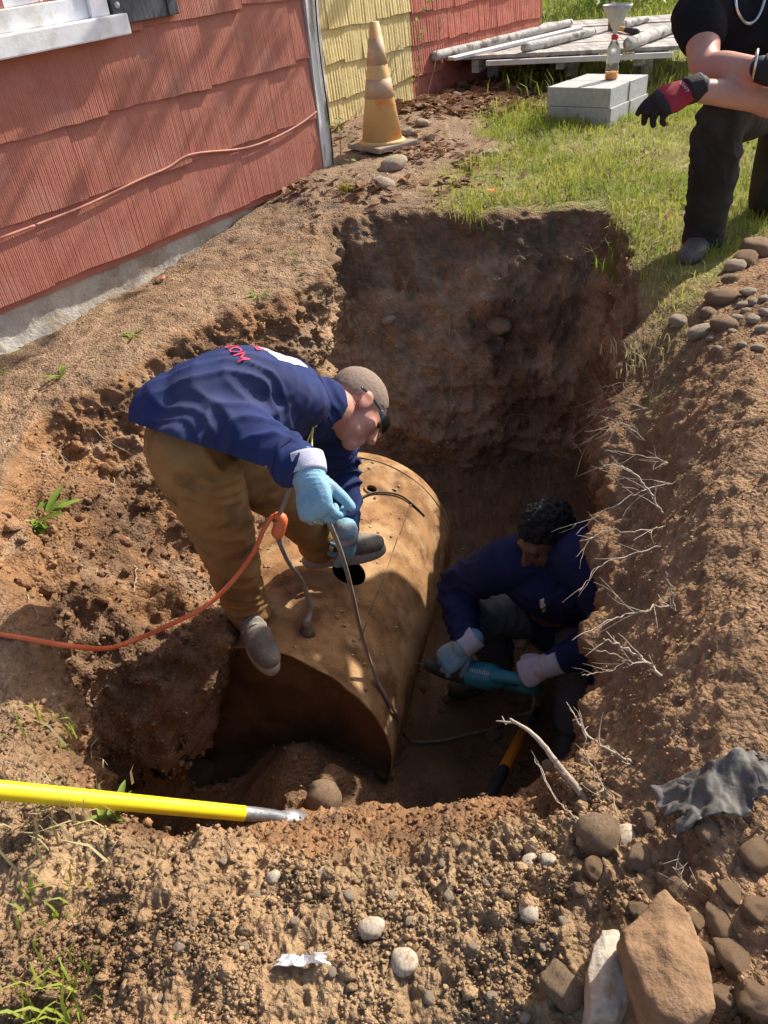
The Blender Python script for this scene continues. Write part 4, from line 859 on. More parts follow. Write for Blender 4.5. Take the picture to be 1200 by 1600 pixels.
for k, (x, y, w_, lb) in enumerate(((615, 262, 42, 'grey square stone between the cone and the pit'), (660, 196, 26, 'pale rounded stone at the right of the cone foot'), (637, 210, 24, 'brick coloured stone touching the traffic cone foot'), (600, 292, 36, 'flat grey stone at the far pit edge below the cone'), (766, 243, 26, 'dark flat stone lying on the bare patch'), (672, 218, 18, 'small pale stone right of the cone'), (608, 500, 26, 'round grey stone sticking out of the far pit wall'), (780, 510, 44, 'brown stone embedded in the far pit wall'))):
    rock(x, y, w_, lb, None, mat='rock' if k != 7 else 'rock_dirty', ang=.4, seed=260+k, flat=.6, sink=.4 if k > 5 else .25)
for k, (x, y) in enumerate(((800, 985), (830, 1000), (850, 985), (790, 1010), (845, 1010), (815, 1010), (870, 1000), (700, 1090), (690, 1110), (660, 1075), (715, 1250), (690, 1255), (650, 1230), (770, 1150), (730, 1180), (580, 1245), (880, 1170), (860, 1200))):
    rock(x, y, random.uniform(14, 30), 'dirty stone lying on the pit floor in shade', 'stones on the pit floor', mat='rock_dirty', ang=.4, seed=300+k)

# crumbs and pebbles too many to count
def scatter(name, mask, count, s0, s1, mat, label, cat, seed, tintmul=1.0, near_pow=0.):
    r = np.random.default_rng(seed); idx = np.nonzero(mask > .12)[0]; 
    # weight by area so that dense rows are not favoured
    A3 = TX.reshape(NR, NA, 3); ar = (np.linalg.norm(np.roll(A3, -1, 1)-A3, axis=2)*np.linalg.norm(np.gradient(A3, axis=0), axis=2)).ravel()[idx]
    d = np.linalg.norm(TX[idx]-CP, axis=1); wgt = ar*mask[idx]/d**near_pow; idx = r.choice(idx, count, p=wgt/wgt.sum())
    V0, F0 = ICO[1]; n = len(V0); sz = s0+(s1-s0)*r.random(count)**3.6; a = r.random((count, 3))*6.28
    ca, sa, cb, sb = np.cos(a[:, 0]), np.sin(a[:, 0]), np.cos(a[:, 1]), np.sin(a[:, 1])
    base = np.repeat(V0[None], count, 0)*(1+.24*r.normal(size=(count, n, 1)))*np.stack([1+.3*r.random(count), 1+.1*r.random(count), .65+.3*r.random(count)], 1)[:, None]
    x, y, z = base[..., 0], base[..., 1], base[..., 2]; x, y = x*ca[:, None]-y*sa[:, None], x*sa[:, None]+y*ca[:, None]; y, z = y*cb[:, None]-z*sb[:, None], y*sb[:, None]+z*cb[:, None]
    V = np.stack([x, y, z], -1)*sz[:, None, None]+(TX[idx]+TN[idx]*sz[:, None]*.05+r.normal(0, .004, (count, 3))*A(1, 1, 0))[:, None]
    F = (F0[None]+(np.arange(count)*n)[:, None, None]).reshape(-1, 3); me = meshd(name, V.reshape(-1, 3), F)
    ct = np.repeat(c[idx]*(tintmul*(.75+.5*r.random(count)))[:, None], n, 0); at_ = me.attributes.new('tint', 'FLOAT_COLOR', 'POINT'); at_.data.foreach_set('color', np.column_stack([np.clip(ct, 0, .9), np.ones(len(ct))]).astype(np.float32).ravel())
    o = link(name, me, mat, None, True); return tag(o, label, cat, kind='stuff')
def crumb_mat():
    m = bpy.data.materials.new('crumb'); m.use_nodes = True; n = m.node_tree; b = n.nodes['Principled BSDF']; b.inputs['Roughness'].default_value = .95; b.inputs['Specular IOR Level'].default_value = .1
    a = n.nodes.new('ShaderNodeAttribute'); a.attribute_name = 'tint'; n.links.new(a.outputs['Color'], b.inputs['Base Color']); return m
M['crumb'] = crumb_mat()
ICO[1] = (lambda bm: (bmesh.ops.create_icosphere(bm, subdivisions=1, radius=1), (np.array([v.co[:] for v in bm.verts]), np.array([[v.index for v in f.verts] for f in bm.faces])))[1])(bmesh.new())
dist = np.linalg.norm(TX-CP, axis=1); inview = ((TX-CP)@FWD > .3)
pu = 600+FPX*((TX-CP)@IR)/np.maximum((TX-CP)@FWD, .1); pv = 800+FPX*((TX-CP)@ID)/np.maximum((TX-CP)@FWD, .1)
vis = inview*(pu > -100)*(pu < 1300)*(pv > -50)*(pv < 1690)
clump = np.clip(.25+1.9*fbm(TX, 11, 3, seed=77), .0, 1)**1.3
scatter('soil_crumbs', near*vis*clump+.36*(near > .5)*vis*(clump < .3)*0, 24000, .0006, .0047, M['soil'], 'loose tan soil crumbs covering the near spoil heap', 'soil', 1, 1.0, 1.)
scatter('soil_crumbs', nearw*vis*(R_ > 4.2)*(R_ < 6.4), 5000, .0008, .006, M['soil'], 'crumbs along the near lip of the pit', 'soil', 21, 1.05)
scatter('soil_crumbs', rightbank*outz*(1-lawn)*vis*(1-near), 7000, .0006, .0036, M['crumb'], 'loose soil crumbs on the right hand bank', 'soil', 2, 1.05, 1.)
scatter('soil_crumbs', wall*vis*(STF > 9.5)*(STF < 17)*(dist < 4), 6000, .001, .009, M['crumb'], 'red soil crumbs on the left slope of the pit', 'soil', 3, 1.05, .5)
scatter('soil_clods', wall*vis*(STF > 10)*(STF < 16)*(dist < 4), 420, .006, .028, M['soil'], 'red brown clods lying on the left slope of the pit', 'soil', 13, 1.0)
scatter('soil_clods', near*vis*clump, 260, .005, .016, M['soil'], 'bigger tan lumps in the near spoil heap', 'soil', 14, 1.0)
scatter('soil_crumbs', wall*vis*(STF > 5.5)*(STF < 10), 2000, .0015, .008, M['crumb'], 'crumbs and grit studding the far pit wall', 'soil', 4, 1.25)
scatter('soil_crumbs', (1-wall)*(1-outz)*vis*(R_ < 2.4)*(R_ > .3), 2500, .002, .011, M['crumb'], 'dark soil crumbs on the pit floor', 'soil', 5, 1.1)
scatter('soil_crumbs', bank*vis*(1-rightbank)*(dist < 6.5), 4500, .001, .0065, M['crumb'], 'dry crumbs on the bank along the house', 'soil', 6, 1.1, .5)

# soil caked on the tank
g = np.random.default_rng(9); V0, F0 = ICO[1]; VV = []; FF = []; nb = 0
for k in range(420):
    th = g.uniform(.5, 2.7); l = g.uniform(.01, TLEN); n_ = TS*math.cos(th)+TU*math.sin(th); s_ = .0012+.007*g.random()**4*(1.6 if th > 2 else 1); q = TC+TA*l+n_*(TR+.0005)
    if np.linalg.norm(q-HOLE) < .075 or np.linalg.norm(q-FILL) < .03: continue
    VV.append(V0*(1+.25*g.normal(size=(len(V0), 1)))*s_*A(1.3, 1.2, .8)+q); FF.append(F0+nb); nb += len(V0)
o_ = link('soil_crumbs', meshd('soil_crumbs', np.concatenate(VV), np.concatenate(FF)), M['clod'], None, True); tag(o_, 'crumbs of soil caked on top of the tank', 'soil', kind='stuff')
# ------------------------------------------------------------ grass, leaves, sprouts
def blades(name, pts, h0, h1, wd, mat, label, cat, seed, lean=.6, kind='stuff', parent=None):
    r = np.random.default_rng(seed); n = len(pts); pts = np.asarray(pts); a = r.random(n)*6.28; hgt = h0+(h1-h0)*r.random(n)**1.5; ln = lean*hgt*(.3+r.random(n)); b = a+r.normal(0, .6, n)
    s = np.stack([np.cos(a+1.57), np.sin(a+1.57), 0*a], 1)*(wd*(.6+.8*r.random(n)))[:, None]; dr = np.stack([np.cos(b), np.sin(b), 0*b], 1)
    p0 = pts-A(0, 0, .006); p1 = pts+dr*(ln*.3)[:, None]+A(0, 0, 1)*(hgt*.55)[:, None]; p2 = pts+dr*ln[:, None]+A(0, 0, 1)*(hgt*np.clip(1-.35*ln/hgt, .4, 1))[:, None]
    V = np.stack([p0-s, p0+s, p1-s*.8, p1+s*.8, p2], 1).reshape(-1, 3); i = (np.arange(n)*5)[:, None]
    F = np.concatenate([i+np.array([[0, 1, 3]]), i+np.array([[0, 3, 2]]), i+np.array([[2, 3, 4]])]); o = link(name, meshd(name, V, F), mat, parent, True); return tag(o, label, cat, kind=kind)
def lawn_points(n, seed, fn, box_):
    r = np.random.default_rng(seed); q = np.column_stack([r.uniform(box_[0], box_[1], n), r.uniform(box_[2], box_[3], n), np.zeros(n)]); k = fn(q); q = q[k > r.random(n)]
    out = []
    for x, y, _ in q:
        h = BV.ray_cast(Vector((x, y, 2.5)), Vector((0, 0, -1)))
        if h[0] is not None and h[1].z > .5: out.append(h[0][:])
    return np.array(out)
outz_s = outz; 
def lm(q):
    x, y = q[:, 0], q[:, 1]; xa = np.interp(y, [3.0, 3.8, 4.6, 6.0, 8.0, 12, 40], [.9, .42, .62, 1.0, 1.3, 2.2, 12]); yb = np.interp(x, [.6, .8, 1.05, 1.4, 1.8, 3, 6], [1.75, 1.92, 2.28, 2.72, 3.05, 3.9, 5])
    wob = fbm(q, 2.2, 3, seed=5)*.22; pit = (x < 1.2)*(y < 3.83)*(x < np.interp(y, [2, 2.8, 3.8], [.78, .95, 1.2])); dens = np.clip(.6+1.0*fbm(q, 1.6, 3, seed=8)+.5*sstep(4.5, 7, y), .2, 1)
    foot = 1-.93*np.exp(-(((x-1.25)/.22)**2+((y-2.72)/.28)**2)); return sstep(-.05, .3, x-xa+wob)*sstep(-.02, .14, y-yb+wob*.4)*(1-pit)*dens*foot
g1p = lawn_points(90000, 11, lm, (.3, 4.2, 2.0, 6.2)); blades('lawn_grass', g1p, .018, .075, .0022, M['grass'], 'bright green grass of the lawn', 'grass', 12)
g2p = lawn_points(30000, 13, lambda q: lm(q)*.9, (.3, 3.2, 2.0, 5.2)); blades('dry_grass', g2p, .01, .045, .002, M['drygrass'], 'dry straw coloured blades among the lawn', 'grass', 14, 1.6)
g3p = lawn_points(42000, 15, lambda q: lm(q)*sstep(5.5, 6.5, q[:, 1]), (1.0, 12, 5.8, 22)); blades('tall_grass', g3p, .05, .22, .0065, M['grass'], 'tall unmown grass beyond the wooden platform', 'grass', 16)
# tufts
def tuft(px, py, n, h, spread, label, mat='grass', lean=.7):
    q, nn = hit(px, py)
    if q is None: return
    r = np.random.default_rng(int(px+py*3)); pts = q+np.column_stack([r.normal(0, spread, n), r.normal(0, spread, n), np.zeros(n)])
    pts = np.array([(x, y, gz(x, y, q[2]+.08)) for x, y, _ in pts]); pts[:, 2] = np.where(abs(pts[:, 2]-q[2]) > .06, q[2], pts[:, 2]); o = blades('grass_tuft', pts, h*.4, h, .0022, M[mat], label, 'grass', int(px), lean, kind='stuff'); return o
tuft(738, 338, 90, .11, .035, 'green grass tuft hanging over far pit edge'); tuft(541, 300, 60, .07, .02, 'small round green tuft below the traffic cone'); tuft(100, 1150, 24, .08, .03, 'thin grass tuft in shadow on the left bank')
tuft(105, 1275, 60, .1, .05, 'pale dry grass tuft under the yellow shovel handle', 'drygrass'); tuft(105, 1580, 50, .09, .03, 'green grass blades at the bottom left corner'); tuft(85, 1420, 30, .05, .03, 'faint green sprout on the left of the near heap')
tuft(960, 420, 80, .12, .04, 'grass hanging over right far corner of the pit'); tuft(1000, 560, 90, .09, .05, 'dusty grass at the end of the lawn above the right bank', 'drygrass'); tuft(1110, 400, 60, .07, .04, 'grass tuft behind the grey boot heel'); tuft(640, 470, 8, .14, .01, 'few pale stalks on far pit wall', 'drygrass')
for k, (x, y) in enumerate(((800, 170), (830, 200), (775, 215), (900, 195), (960, 185), (830, 240), (990, 150), (1010, 110), (760, 260), (1150, 220), (1180, 240))): tuft(x, y, 70, .13, .07, 'longer green grass tuft growing around the concrete blocks')
for o in [q for q in bpy.data.objects if q.get('label') == 'longer green grass tuft growing around the concrete blocks']: o['group'] = 'grass tufts around the blocks'
# dead leaves
def leaves(name, n, box_, fn, s0, s1, label, seed, mat='leaf'):
    pts = lawn_points(n, seed, fn, box_); r = np.random.default_rng(seed+1); m = len(pts); a = r.random(m)*6.28; sz = r.uniform(s0, s1, m); tl = r.normal(0, .5, m); cu = r.normal(0, .35, m)
    dx = np.stack([np.cos(a), np.sin(a), np.sin(tl)*.6], 1)*sz[:, None]; dy = np.stack([-np.sin(a), np.cos(a), r.normal(0, .4, m)], 1)*(sz*.45)[:, None]; up = A(0, 0, 1)*(sz*cu)[:, None]; p_ = pts+A(0, 0, 1)*(.006+r.random(m)*.02)[:, None]
    V = np.stack([p_-dx, p_-dx*.3+dy*.9+up*.5, p_+dx*.45+dy*.7+up*.6, p_+dx*1.05+up*.2, p_+dx*.4-dy*.8+up*.5, p_-dx*.35-dy+up*.6, p_], 1).reshape(-1, 3); i = (np.arange(m)*7)[:, None]
    F = np.concatenate([i+np.array([[6, k, (k+1) % 6]]) for k in range(6)]); o = link(name, meshd(name, V, F), M[mat], None, False); return tag(o, label, 'leaves', kind='stuff')
def leafzone(q):
    x, y = q[:, 0], q[:, 1]; xa = np.interp(y, [3.0, 3.8, 4.6, 6.0, 8.0, 12], [.9, .55, .7, 1.1, 2.4, 4]); n_ = np.clip(.5+1.6*fbm(q, 2.4, 3, seed=3), 0, 1); return (x < xa)*n_*(y > 3.95)*sstep(3.9, 4.4, y)*((q-WO)@WN > .05-.6*(((q-WO)@WD) > .3))
leaves('leaf_litter', 9000, (-.6, 2.4, 3.9, 9), leafzone, .018, .048, 'brown dead leaves piled between the house and the pit', 31)
leaves('leaf_litter', 2600, (.3, 1.9, 5.9, 8.6), lambda q: ((q-WO)@WN > -.5)*1., .03, .07, 'brown dead leaves drifted under the wooden platform', 33)
leaves('leaf_litter', 1100, (-.2, 3, 2.6, 6), lambda q: lm(q)*.0+.4*(q[:, 1] > 3.9)+.25*lm(q), .012, .03, 'few dead leaves fallen on the lawn', 35)
q, _ = hit(770, 305); 
if q is not None:
    r = np.random.default_rng(3); V = []; F = []
    for k in range(7):
        a = k*.9; d = A(math.cos(a), math.sin(a), .25)*.035; s_ = A(-math.sin(a), math.cos(a), 0)*.014; b = len(V); c1 = q+A(0, 0, .01+.004*k); V += [c1, c1+d*.5+s_, c1+d, c1+d*.5-s_]; F.append((b, b+1, b+2, b+3))
    M['orange_leaf'] = pmat('orange_leaf', (.5, .13, .03), (.6, .25, .06), 20, .7); tag(mk('leaf', V, F, M['orange_leaf'], None, False), 'bright orange leaf at the far edge of the pit', 'leaf')
# broad-leaved sprouts
def sprout(px, py, n, ln, label, wid=.22, lift=.8, name='plant'):
    q, nn = hit(px, py)
    if q is None: return
    r = random.Random(int(px*3+py)); p = empty(name, q, label, 'plant')
    for k in range(n):
        a = r.uniform(0, 6.28); base = q+A(r.uniform(-.02, .02), r.uniform(-.02, .02), -.004)*min(1, ln/.04); L_ = ln*r.uniform(.6, 1.1); d = A(math.cos(a), math.sin(a), lift*r.uniform(.4, 1.3)); s_ = A(-math.sin(a), math.cos(a), 0)*L_*wid
        V = []; F = []
        for j, (t, w_) in enumerate(((0, .12), (.3, .8), (.6, 1), (.85, .6), (1, .03))): c1 = base+d*L_*t-A(0, 0, 1)*L_*.5*t*t; V += [c1-s_*w_*.5, c1-A(0, 0, .06)*L_*w_, c1+s_*w_*.5]
        for j in range(4):
            for m_ in range(2): F.append((j*3+m_, j*3+m_+1, j*3+m_+4, j*3+m_+3))
        mk('leaf', V, F, M['sprout'], p)
for x, y, n, ln, lb in ((405, 462, 12, .05, 'leafy ivy sprout at the bank edge above the bending man'), (340, 470, 5, .04, 'single bright green seedling on the bank'), (208, 525, 12, .05, 'yellow green sprout on the bank left of the man'), (95, 585, 14, .055, 'leafy sprout at the far left on the bank'), (5, 585, 7, .05, 'sprout at the left picture edge on the bank'),
        (155, 555, 6, .03, 'tiny sprout between two bigger sprouts on the bank'), (460, 395, 8, .035, 'small weed on the bank near the corner'), (60, 815, 26, .13, 'long leaved bright green plant on the left pit bank'), (180, 1285, 9, .075, 'dusty grey leaved weed by the yellow handle'), (290, 1590, 5, .03, 'tiny weed at the bottom edge of the picture'), (405, 500, 6, .04, 'ivy leaves hanging below the bank edge')):
    sprout(x, y, n, ln, lb)
M['ivy'] = M['sprout']

# ------------------------------------------------------------ roots
def root(pts, r0, label, mat='root', br=4, group=None, seed=0, blen=.5, name='root', rr=None, jit=.012):
    """pts: xyz from thick to thin end; side twigs branch off it"""
    r = np.random.default_rng(seed); pts = np.asarray(pts, float); q = catmull(pts, 7); q[1:-1] += r.normal(0, jit*.16, (len(q)-2, 3)); r0 = r0*.62; p = MB(); L_ = np.linalg.norm(pts[-1]-pts[0])
    p.add(*tube(q, np.linspace(r0, r0*.3, len(q)), 6))
    for k in range(br):
        i = r.integers(len(q)//4, len(q)-2); t = nrm(q[i+1]-q[i]); d = nrm(t+r.normal(0, .42, 3)); ln = L_*blen*r.uniform(.4, 1); b0 = q[i]; bp = [b0]
        for j in range(5): d = nrm(d+r.normal(0, .13, 3)); bp.append(bp[-1]+d*ln/5)
        rb = r0*.55*(1-.5*i/len(q)); p.add(*tube(bp, np.linspace(rb, rb*.35, 6), 5))
        if r.random() < .7:
            d = nrm(d+r.normal(0, .7, 3)); p.add(*tube([bp[2], bp[2]+d*ln*.2, bp[2]+d*ln*.35+r.normal(0, .01, 3)], [rb*.6, rb*.5, rb*.3], 5))
    o = p.build(name, M[mat]); return tag(o, label, 'root', group)
def rootpx(path, r0, label, d0=None, toward=.18, **k):
    """rooted where the first pixel meets the bank; the rest hangs out towards the open pit"""
    q, n = hit(*path[0]); 
    if q is None: return
    base = np.linalg.norm(q-CP); pts = [q-n*.02]; m = len(path)
    for i, px in enumerate(path):
        if i == 0: pts.append(q); continue
        h, _ = hit(*px); dm = base-toward*(i/(m-1)); 
        if h is not None: dm = min(dm, np.linalg.norm(h-CP)-.012)
        pts.append(PD(*px, dm))
    return root(pts, r0, label, seed=int(path[0][0]+path[0][1]), **k)
rootpx([(1035, 803), (1012, 765), (985, 735), (940, 724)], .0065, 'thickest pale root jutting from right bank, topmost forked one', br=7, toward=.05)
rootpx([(1055, 755), (1010, 765), (950, 795), (900, 835)], .004, 'long pale root sweeping left over crouching man, upper one', br=7, toward=.1)
rootpx([(1046, 723), (995, 710), (945, 705)], .0035, 'thin pale root spray above the topmost forked root', br=8, toward=.06)
rootpx([(1036, 823), (990, 832), (940, 830), (900, 870)], .0038, 'pale root reaching over the shoulder of the crouching man', br=6, toward=.1)
rootpx([(1030, 855), (980, 868), (935, 885), (905, 925)], .0038, 'pale root hanging before the arm of the crouching man', br=5, toward=.1)
rootpx([(1058, 955), (1048, 920), (1040, 893)], .0045, 'short straight pale stick pointing up from right bank', br=1, toward=.08)
rootpx([(1050, 948), (1000, 955), (950, 970), (895, 1000)], .0042, 'pale forked root before the elbow of the crouching man', br=6, toward=.1)
rootpx([(1032, 1055), (1005, 1030), (970, 1010), (943, 998)], .0062, 'thick pale broken root end at the edge of right bank', br=6, toward=.05)
rootpx([(1000, 1040), (965, 1025), (925, 1015)], .0035, 'thin root below the thick broken root end', br=5, toward=.05)
rootpx([(985, 1030), (945, 1050), (910, 1055)], .003, 'lowest thin root fringe on the right bank', br=6, toward=.05)
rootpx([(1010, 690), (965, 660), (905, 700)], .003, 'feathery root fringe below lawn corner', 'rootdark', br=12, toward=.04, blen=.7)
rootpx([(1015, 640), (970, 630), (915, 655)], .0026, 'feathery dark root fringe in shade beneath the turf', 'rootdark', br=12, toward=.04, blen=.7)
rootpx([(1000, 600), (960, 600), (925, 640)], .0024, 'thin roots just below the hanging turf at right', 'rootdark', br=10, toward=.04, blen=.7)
rootpx([(915, 1248), (872, 1195), (838, 1152), (798, 1124)], .014, 'thick bare pale branch sticking up from near right rim', br=2, toward=.02, name='branch', jit=.004, blen=.35)
rootpx([(985, 1190), (930, 1160), (900, 1120)], .006, 'pale twiggy branch lying behind the near right rim', br=9, toward=.0, name='branch')
rootpx([(960, 1250), (920, 1190), (905, 1110)], .003, 'upright thin twigs at the near right rim', br=7, toward=.05, name='twig')
rootpx([(915, 1290), (870, 1250), (835, 1185)], .0028, 'thin bent twig beside the thick bare branch', br=4, toward=-.05, name='twig')
rootpx([(1105, 1400), (1075, 1380), (1050, 1355)], .003, 'fine pale root between rocks under the plastic sheet', br=7, toward=.01)
rootpx([(700, 480), (705, 560), (704, 645)], .0045, 'straight pale root hanging down the far pit wall', br=1, toward=.02)
rootpx([(835, 650), (795, 650), (783, 690)], .003, 'curved pale root on the far pit wall', br=1, toward=.03)
rootpx([(640, 620), (680, 660), (695, 690)], .002, 'thin root low on far pit wall', 'rootdark', br=3, toward=.02)
rootpx([(950, 365), (935, 385), (912, 395)], .003, 'pale twig sticking out at far right corner of pit', br=2, toward=.05)
for k, (path, r0) in enumerate((([(130, 655), (170, 690), (215, 715)], .003), ([(90, 700), (120, 745), (180, 765)], .0025), ([(210, 885), (212, 905), (208, 928)], .006), ([(175, 745), (180, 760), (172, 775)], .004), ([(40, 930), (60, 960), (45, 980)], .002), ([(150, 890), (160, 960), (150, 1000)], .002), ([(5, 1190), (50, 1200), (80, 1240)], .0022), ([(280, 420), (300, 440), (330, 480)], .002), ([(500, 590), (510, 640), (530, 690)], .0016), ([(560, 440), (600, 470), (590, 500)], .002))):
    rootpx(path, r0, 'thin pale root poking out of the left pit slope', br=2, toward=.02, group='thin roots on the left slope')
# ------------------------------------------------------------ traffic cone
M['cone'] = pmat('faded_orange_cone', (.60, .37, .14), (.68, .47, .22), 4, .6, .15, 30, c3=(.72, .28, .08), sc3=4); M['cone_band'] = pmat('worn_reflective_band', (.46, .31, .2), (.56, .38, .25), 18, .6, c3=(.58, .24, .12), sc3=12); M['cone_base'] = pmat('dirty_cone_base', (.25, .2, .15), (.36, .3, .22), 12, .85)
q = P(598, 229, 0); cb = A(q[0], q[1], 0)*1.0; cz = gz(*P(598, 229, .05)[:2]); cb = P(598, 229, cz+.005)
cone = empty('traffic_cone', cb, 'faded orange traffic cone with two worn bands by the house corner', 'traffic cone')
def frust(z0, r0, z1, r1, name, mat, seg=40, par=cone):
    V, F = [], []
    for z, r in ((z0, r0), (z1, r1)):
        for k in range(seg): a = 2*math.pi*k/seg; V.append(cb+A(r*math.cos(a), r*math.sin(a), z))
    for k in range(seg): F.append((k, (k+1) % seg, seg+(k+1) % seg, seg+k))
    F.append(tuple(range(seg-1, -1, -1))); F.append(tuple(seg+k for k in range(seg))); return mk(name, V, F, mat, par)
CH = .65; cr = lambda z: .13*(1-z/CH)+.026*z/CH
frust(.03, cr(.03), CH, cr(CH), 'cone_body', M['cone']); frust(.27, cr(.27)+.002, .37, cr(.37)+.002, 'band', M['cone_band']); frust(.44, cr(.44)+.002, .57, cr(.57)+.002, 'band', M['cone_band'])
V, F = box(cb+A(0, 0, .014), .31, .31, .03, (.8, .6, 0), (-.6, .8, 0), bev=.008); mk('base', V, F, M['cone_base'], cone, False); frust(.028, .15, .045, .131, 'collar', M['cone'])
# ------------------------------------------------------------ concrete blocks, bottle, funnel
M['block'] = pmat('concrete_block', (.40, .40, .385), (.50, .50, .48), 30, .95, .5, 130)
b0 = P(856, 180, .09); b1 = P(943, 184, .09); bz = min(gz(*b0[:2]), gz(*b1[:2]))-.01; BXd = nrm((b1-b0)*A(1, 1, 0)); BYd = A(-BXd[1], BXd[0], 0); BW = .44
for lay in range(2):
    for k in range(2):
        o_ = b0*A(1, 1, 0)+A(0, 0, bz)+BXd*(BW/2+.012*lay*(-1))+BYd*(.14+.285*k)+A(0, 0, .058+.1115*lay)+BXd*(.006*k)
        V, F = box(o_, BW, .28, .11, BXd, BYd, A(0, 0, 1), .004, .0006)
        tag(mk('concrete_block', V, F, M['block'], None, False), '%s concrete block, %s of the stack on the lawn' % (('front', 'rear')[k], ('bottom layer', 'top layer')[lay]), 'block')
bt = bz+.2255; bp_ = b0*A(1, 1, 0)+BXd*(BW*.62)+BYd*.34+A(0, 0, bt)
bottle = empty('plastic_bottle', bp_, 'clear plastic bottle with orange liquid standing on the concrete blocks', 'bottle')
M['clear'] = pmat('clear_plastic', (.93, .93, .93), None, rough=.12, spec=.5); M['clear'].node_tree.nodes['Principled BSDF'].inputs['Transmission Weight'].default_value = .9; M['clear'].node_tree.nodes['Principled BSDF'].inputs['IOR'].default_value = 1.15
M['orange_liquid'] = pmat('orange_liquid', (.85, .33, .02), None, rough=.2); M['red_cap'] = pmat('red_cap', (.6, .04, .03), None, rough=.5); M['funnel'] = pmat('grey_funnel', (.5, .48, .47), (.6, .58, .56), 14, .5, c3=(.4, .37, .36), sc3=8)
def lathe(prof, c0, name, mat, par, seg=24, cap=True):
    V, F = [], []; 
    for r, z in prof:
        for k in range(seg): a = 2*math.pi*k/seg; V.append(c0+A(r*math.cos(a), r*math.sin(a), z))
    for i in range(len(prof)-1):
        for k in range(seg): F.append((i*seg+k, i*seg+(k+1) % seg, (i+1)*seg+(k+1) % seg, (i+1)*seg+k))
    if cap: F.append(tuple(range(seg-1, -1, -1))); F.append(tuple((len(prof)-1)*seg+k for k in range(seg)))
    return mk(name, V, F, mat, par)
lathe([(.036, 0.002), (.042, .01), (.042, .07), (.038, .085), (.042, .1), (.042, .17), (.03, .205), (.018, .22), (.018, .232)], bp_, 'bottle_body', M['clear'], bottle)
lathe([(.034, .004), (.0395, .012), (.0395, .045)], bp_, 'liquid', M['orange_liquid'], bottle); lathe([(.0195, .225), (.0215, .228), (.0215, .25), (.0195, .253)], bp_, 'cap', M['red_cap'], bottle)
fn = empty('funnel', bp_+A(0, 0, .253), 'grey plastic funnel stuck in the neck of the bottle', 'funnel')
lathe([(.012, .254), (.016, .275), (.09, .40), (.092, .415), (.088, .415), (.086, .402), (.012, .277)], bp_, 'cone', M['funnel'], fn, cap=False)
# ------------------------------------------------------------ wooden platform with birch logs
M['greywood'] = pmat('weathered_board', (.34, .31, .28), (.52, .49, .45), 7, .9, .5, 25, c3=(.27, .24, .21), sc3=6, stretch=(2.5, .35, 3)); M['birch'] = pmat('birch_bark', (.46, .43, .39), (.62, .59, .54), 14, .88, .6, 40, c3=(.2, .17, .15), sc3=14); M['paleboard'] = pmat('pale_board', (.62, .59, .54), (.74, .71, .67), 9, .85, .2, 40)
pz = .345; pa = P(668, 95, pz-.02); pb = P(1062, 76, pz); pe = P(890, 38, pz+.05)
plat = empty('wooden_platform', (pa+pb)/2-A(0, 0, .1), 'weathered grey plank platform on the ground behind the concrete blocks', 'platform')
PX_ = nrm(pb-pa); pn = nrm(np.cross(PX_, pe-pa)); pn = pn if pn[2] > 0 else -pn; PY_ = nrm(np.cross(pn, PX_)); plen = np.linalg.norm(pb-pa); pdep = 1.7
PY_ = PY_ if PY_[1] > 0 else -PY_
for k in range(12):
    w_ = pdep/12; l0 = plen*(random.uniform(-.02, .03)+.10*k/12*0); ln = plen+random.uniform(-.05, .05); ctr = pa+PX_*(l0+ln/2+.05*k)+PY_*(w_*(k+.5))+pn*random.uniform(-.006, .006)
    V, F = box(ctr, ln, w_-.008, .025, PX_, PY_, pn, .003); mk('plank', V, F, M['greywood'], plat, False)
for u in (.2, .55, .85):
    V, F = box(pa+PX_*plen*u+PY_*(pdep/2)-pn*.06, .06, pdep*.95, .09, PX_, PY_, pn, .004); mk('joist', V, F, M['greywood'], plat, False)
    for v in (.3, .8):
        q = pa+PX_*plen*u+PY_*(pdep*v); g = gz(q[0], q[1]); 
        V, F = box(A(q[0], q[1], (q[2]-.1+g)/2-.02), .09, .09, max(.05, q[2]-.1-g+.05), bev=.004); mk('foot', V, F, M['greywood'], plat, False)
V, F = box(pa+PX_*plen*.62-PY_*.03-pn*.03, plen*.72, .04, .035, PX_, PY_, pn, .004); mk('edge_board', V, F, M['paleboard'], plat, False)
def on_plat(px, py, h): 
    r = ray(px, py); o = pa+pn*(.014+h); return CP+r*(((o-CP)@pn)/(r@pn))
def log(p0, p1, r, label, mat='birch'):
    a = on_plat(*p0, r); b = on_plat(*p1, r*.85); pts = np.linspace(a, b, 9); pts = pts+np.random.default_rng(int(p0[0])).normal(0, r*.12, pts.shape)*A(1, 1, 0); V, F = tube(pts, np.linspace(r, r*.8, 9), 14, 3); V = V+nrm_rows(V-V.mean(0))*(fbm(V, 14, 3, seed=5)*r*.15)[:, None]
    e = empty('birch_log', (a+b)/2-A(0, 0, r), label, 'log', 'birch logs on the platform'); mk('bark', V, F, M[mat], e)
    for q, s in ((a, a-b), (b, b-a)): V, F = tube([q+nrm(s)*r*.2, q+nrm(s)*r*1.0], r*.72, 14, cap=False); mk('cut_end', V, F, M['greywood'], e)
log((680, 88), (888, 36), .036, 'longest birch log along the left edge of the platform'); log((822, 74), (925, 50), .034, 'short birch log in the middle of the platform behind the bottle'); log((985, 68), (1080, 32), .042, 'birch log on the right of the platform by the kneeling man'); log((975, 38), (1008, 30), .03, 'thin birch log at the back of the platform')
